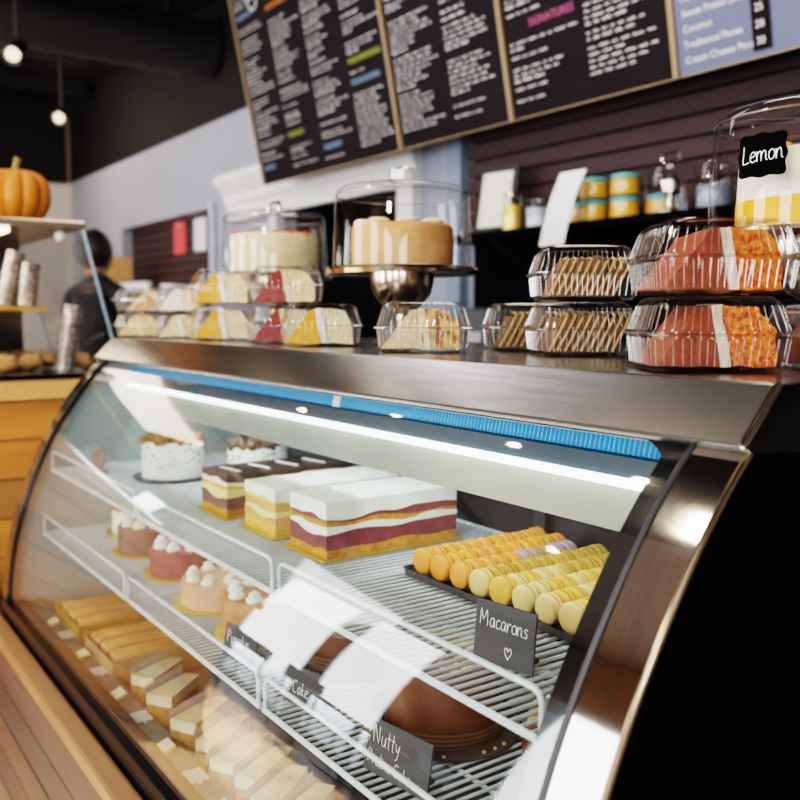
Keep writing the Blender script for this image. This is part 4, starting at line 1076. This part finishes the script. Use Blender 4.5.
b = M(); b.ball((0,-.01,1.60), .095, 3, (.85,1.0,1.2)); b.ball((0,-.105,1.59), .014, 1, (.8,1,1.2)); b.ball((-.082,0,1.60), .018, 1, (.5,1,1.3)); b.ball((.082,0,1.60), .018, 1, (.5,1,1.3)); b.tube([(-.025,-.103,1.55), (.025,-.103,1.55)], .005)
b.build('head', skin, pn, smooth=True)
M().ball((0,.015,1.625), .105, 3, (.92,1.0,1.12), jit=.05, freq=30).build('hair', pm('dark_hair', (.012,.009,.008), .5), pn, smooth=True)

# ------------------------------------------------------------------ customer side: tables, stools (seen mirrored in the curved glass)
tbl_m = wood('table_wood', (.30,.17,.08), (.20,.10,.05), 3, 'X', .4)
def cafe_table(x, y, label):
    t = thing('cafe_table', label, 'table', (x, y, 0), 0, 'cafe tables by the front windows')
    M().box((0,0,.74), (.7,.7,.035), bev=.006).build('tabletop', tbl_m, t); M().tube([(0,0,.03), (0,0,.72)], .035, 12).build('pole', black_plastic, t, smooth=True); M().lathe([(0,0), (.24,0), (.24,.015), (.04,.035), (0,.035)], n=28).build('base', black_plastic, t, smooth=True)
def cafe_chair(x, y, rz, label):
    t = thing('cafe_chair', label, 'chair', (x, y, 0), R(rz), 'cafe chairs by the front windows')
    M().box((0,0,.45), (.40,.40,.03), bev=.01).build('seat', tbl_m, t)
    for sx in (-1,1):
        for sy in (-1,1): M().tube([(sx*.18, sy*.18, 0), (sx*.16, sy*.16, .44)], .014).build('leg', black_plastic, t)
    M().box((0,.19,.80), (.38,.02,.18), bev=.006).build('backrest', black_plastic, t)
    b = M()
    for sx in (-1,1): b.tube([(sx*.16,.17,.44), (sx*.17,.20,.86)], .012)
    b.build('back_frame', black_plastic, t)
for i, (x, y) in enumerate(((-8.9,-2.4), (-6.7,-2.55), (-4.5,-2.6), (-8.6,-.9), (-2.0,-2.6))):
    cafe_table(x, y, 'small square wooden cafe table on the customer side of the shop')
    cafe_chair(x+.55, y, -90, 'black metal cafe chair with wooden seat beside a square table'); cafe_chair(x-.55, y, 90, 'black metal cafe chair with wooden seat beside a square table')

spot_lamp((-5.1, 1.124, H+1.376), 'black spot lamp with bright end hanging at the upper left of the photo', False, (.6,-.5,-.6))
spot_lamp((-6.75, 1.776, H+1.42), 'small lit white spot lamp lower among the black beams', False, (.6,-.5,-.5))
for x, y in ((-3.0,.15), (-3.9,.3), (-5.0,.1), (-2.3,.0), (-1.6,-.9), (-3.3,-1.3)): spot_lamp((x, y, 3.25), 'lit ceiling spot lamp over the customer side of the display case', True, (0,.4,-1))

# ------------------------------------------------------------------ lights
def area(loc, target, size, power, color, sy=None):
    l = bpy.data.lights.new('area', 'AREA'); l.energy = power; l.color = color; l.size = size
    if sy: l.shape = 'RECTANGLE'; l.size_y = sy
    o = bpy.data.objects.new('fill_light', l); COL.objects.link(o); o.location = loc  # fill light added without a lamp body of its own
    o.rotation_euler = (Vector(target)-Vector(loc)).to_track_quat('-Z', 'Y').to_euler(); return o
area((.6, -2.2, 2.9), (-1.3, 1.0, 1.2), .45, 45, (1,.90,.78))
area((-2.0, -.45, 3.2), (-1.8, 1.2, 1.2), .30, 30, (1,.86,.70))
area((-1.4, 1.5, 3.3), (-1.4, 1.5, 0), .8, 16, (1,.85,.68))
area((-6.5, .6, 3.0), (-7.2, 2.7, 2.0), 1.0, 32, (1,.86,.72))
area((-6.2, -3.0, 2.2), (-4.6, -1.0, 0), 1.0, 15, (.95,.96,1))
area((-8.6, 1.7, 3.2), (-8.6, 2.75, 2.2), .3, 14, (1,.78,.55))
area((-3.2, .9, 3.2), (-2.8, 2.5, 2.4), 1.2, 18, (.95,.92,1))
area((-1.45, .86, H-.142), (-1.45, .82, H-.6), .05, 3, (.92,.98,1), None)
L_ = [o for o in COL.objects if o.type == 'LIGHT'][-1].data; L_.shape = 'RECTANGLE'; L_.size = 1.75; L_.size_y = .06
area((-1.45, .75, ZL+.155), (-1.45, .72, 0), 1.7, .5, (.95,.97,1), .04)
for x, e in ((-3.3, 4200), (-4.8, 4800), (-6.6, 4800)):     # low sun falling through the front windows onto the floor
    l = bpy.data.lights.new('sunbeam', 'SPOT'); l.energy = e; l.color = (1,.88,.72); l.spot_size = R(42); l.spot_blend = .4; l.shadow_soft_size = .1
    o = bpy.data.objects.new('sunbeam', l); COL.objects.link(o); o.location = (x-.8, -3.1, 2.6); o.rotation_euler = (Vector((x, -1.15, 0))-o.location).to_track_quat('-Z', 'Y').to_euler()
wd = bpy.data.worlds.new('World'); sc.world = wd; wd.use_nodes = True
wd.node_tree.nodes['Background'].inputs[0].default_value = (.55,.6,.7,1); wd.node_tree.nodes['Background'].inputs[1].default_value = .25

# ------------------------------------------------------------------ camera
cam = bpy.data.cameras.new('Camera'); co = bpy.data.objects.new('Camera', cam); COL.objects.link(co)
f, pit, yaw, roll = 892, .0948, .612, .003
fw = Vector((-math.cos(yaw)*math.cos(pit), math.sin(yaw)*math.cos(pit), -math.sin(pit)))
r = Vector((math.sin(yaw), math.cos(yaw), 0)); u = r.cross(fw)
r2 = r*math.cos(roll)+u*math.sin(roll); u2 = -r*math.sin(roll)+u*math.cos(roll)
mt = Matrix((r2, u2, -fw)).transposed().to_4x4(); mt.translation = (0, 0, H); co.matrix_world = mt
cam.sensor_width = 36; cam.lens = 36*f/800; cam.clip_start = .01
cam.dof.use_dof = True; cam.dof.focus_distance = 1.15; cam.dof.aperture_fstop = 4.0
sc.camera = co
sc.view_settings.view_transform = 'Filmic'; sc.view_settings.look = 'High Contrast'; sc.view_settings.exposure = .30
try:
    sc.cycles.transparent_max_bounces = 40; sc.cycles.max_bounces = 10; sc.cycles.use_denoising = True; sc.cycles.sample_clamp_indirect = 4; sc.cycles.caustics_reflective = False; sc.cycles.caustics_refractive = False
except Exception: pass
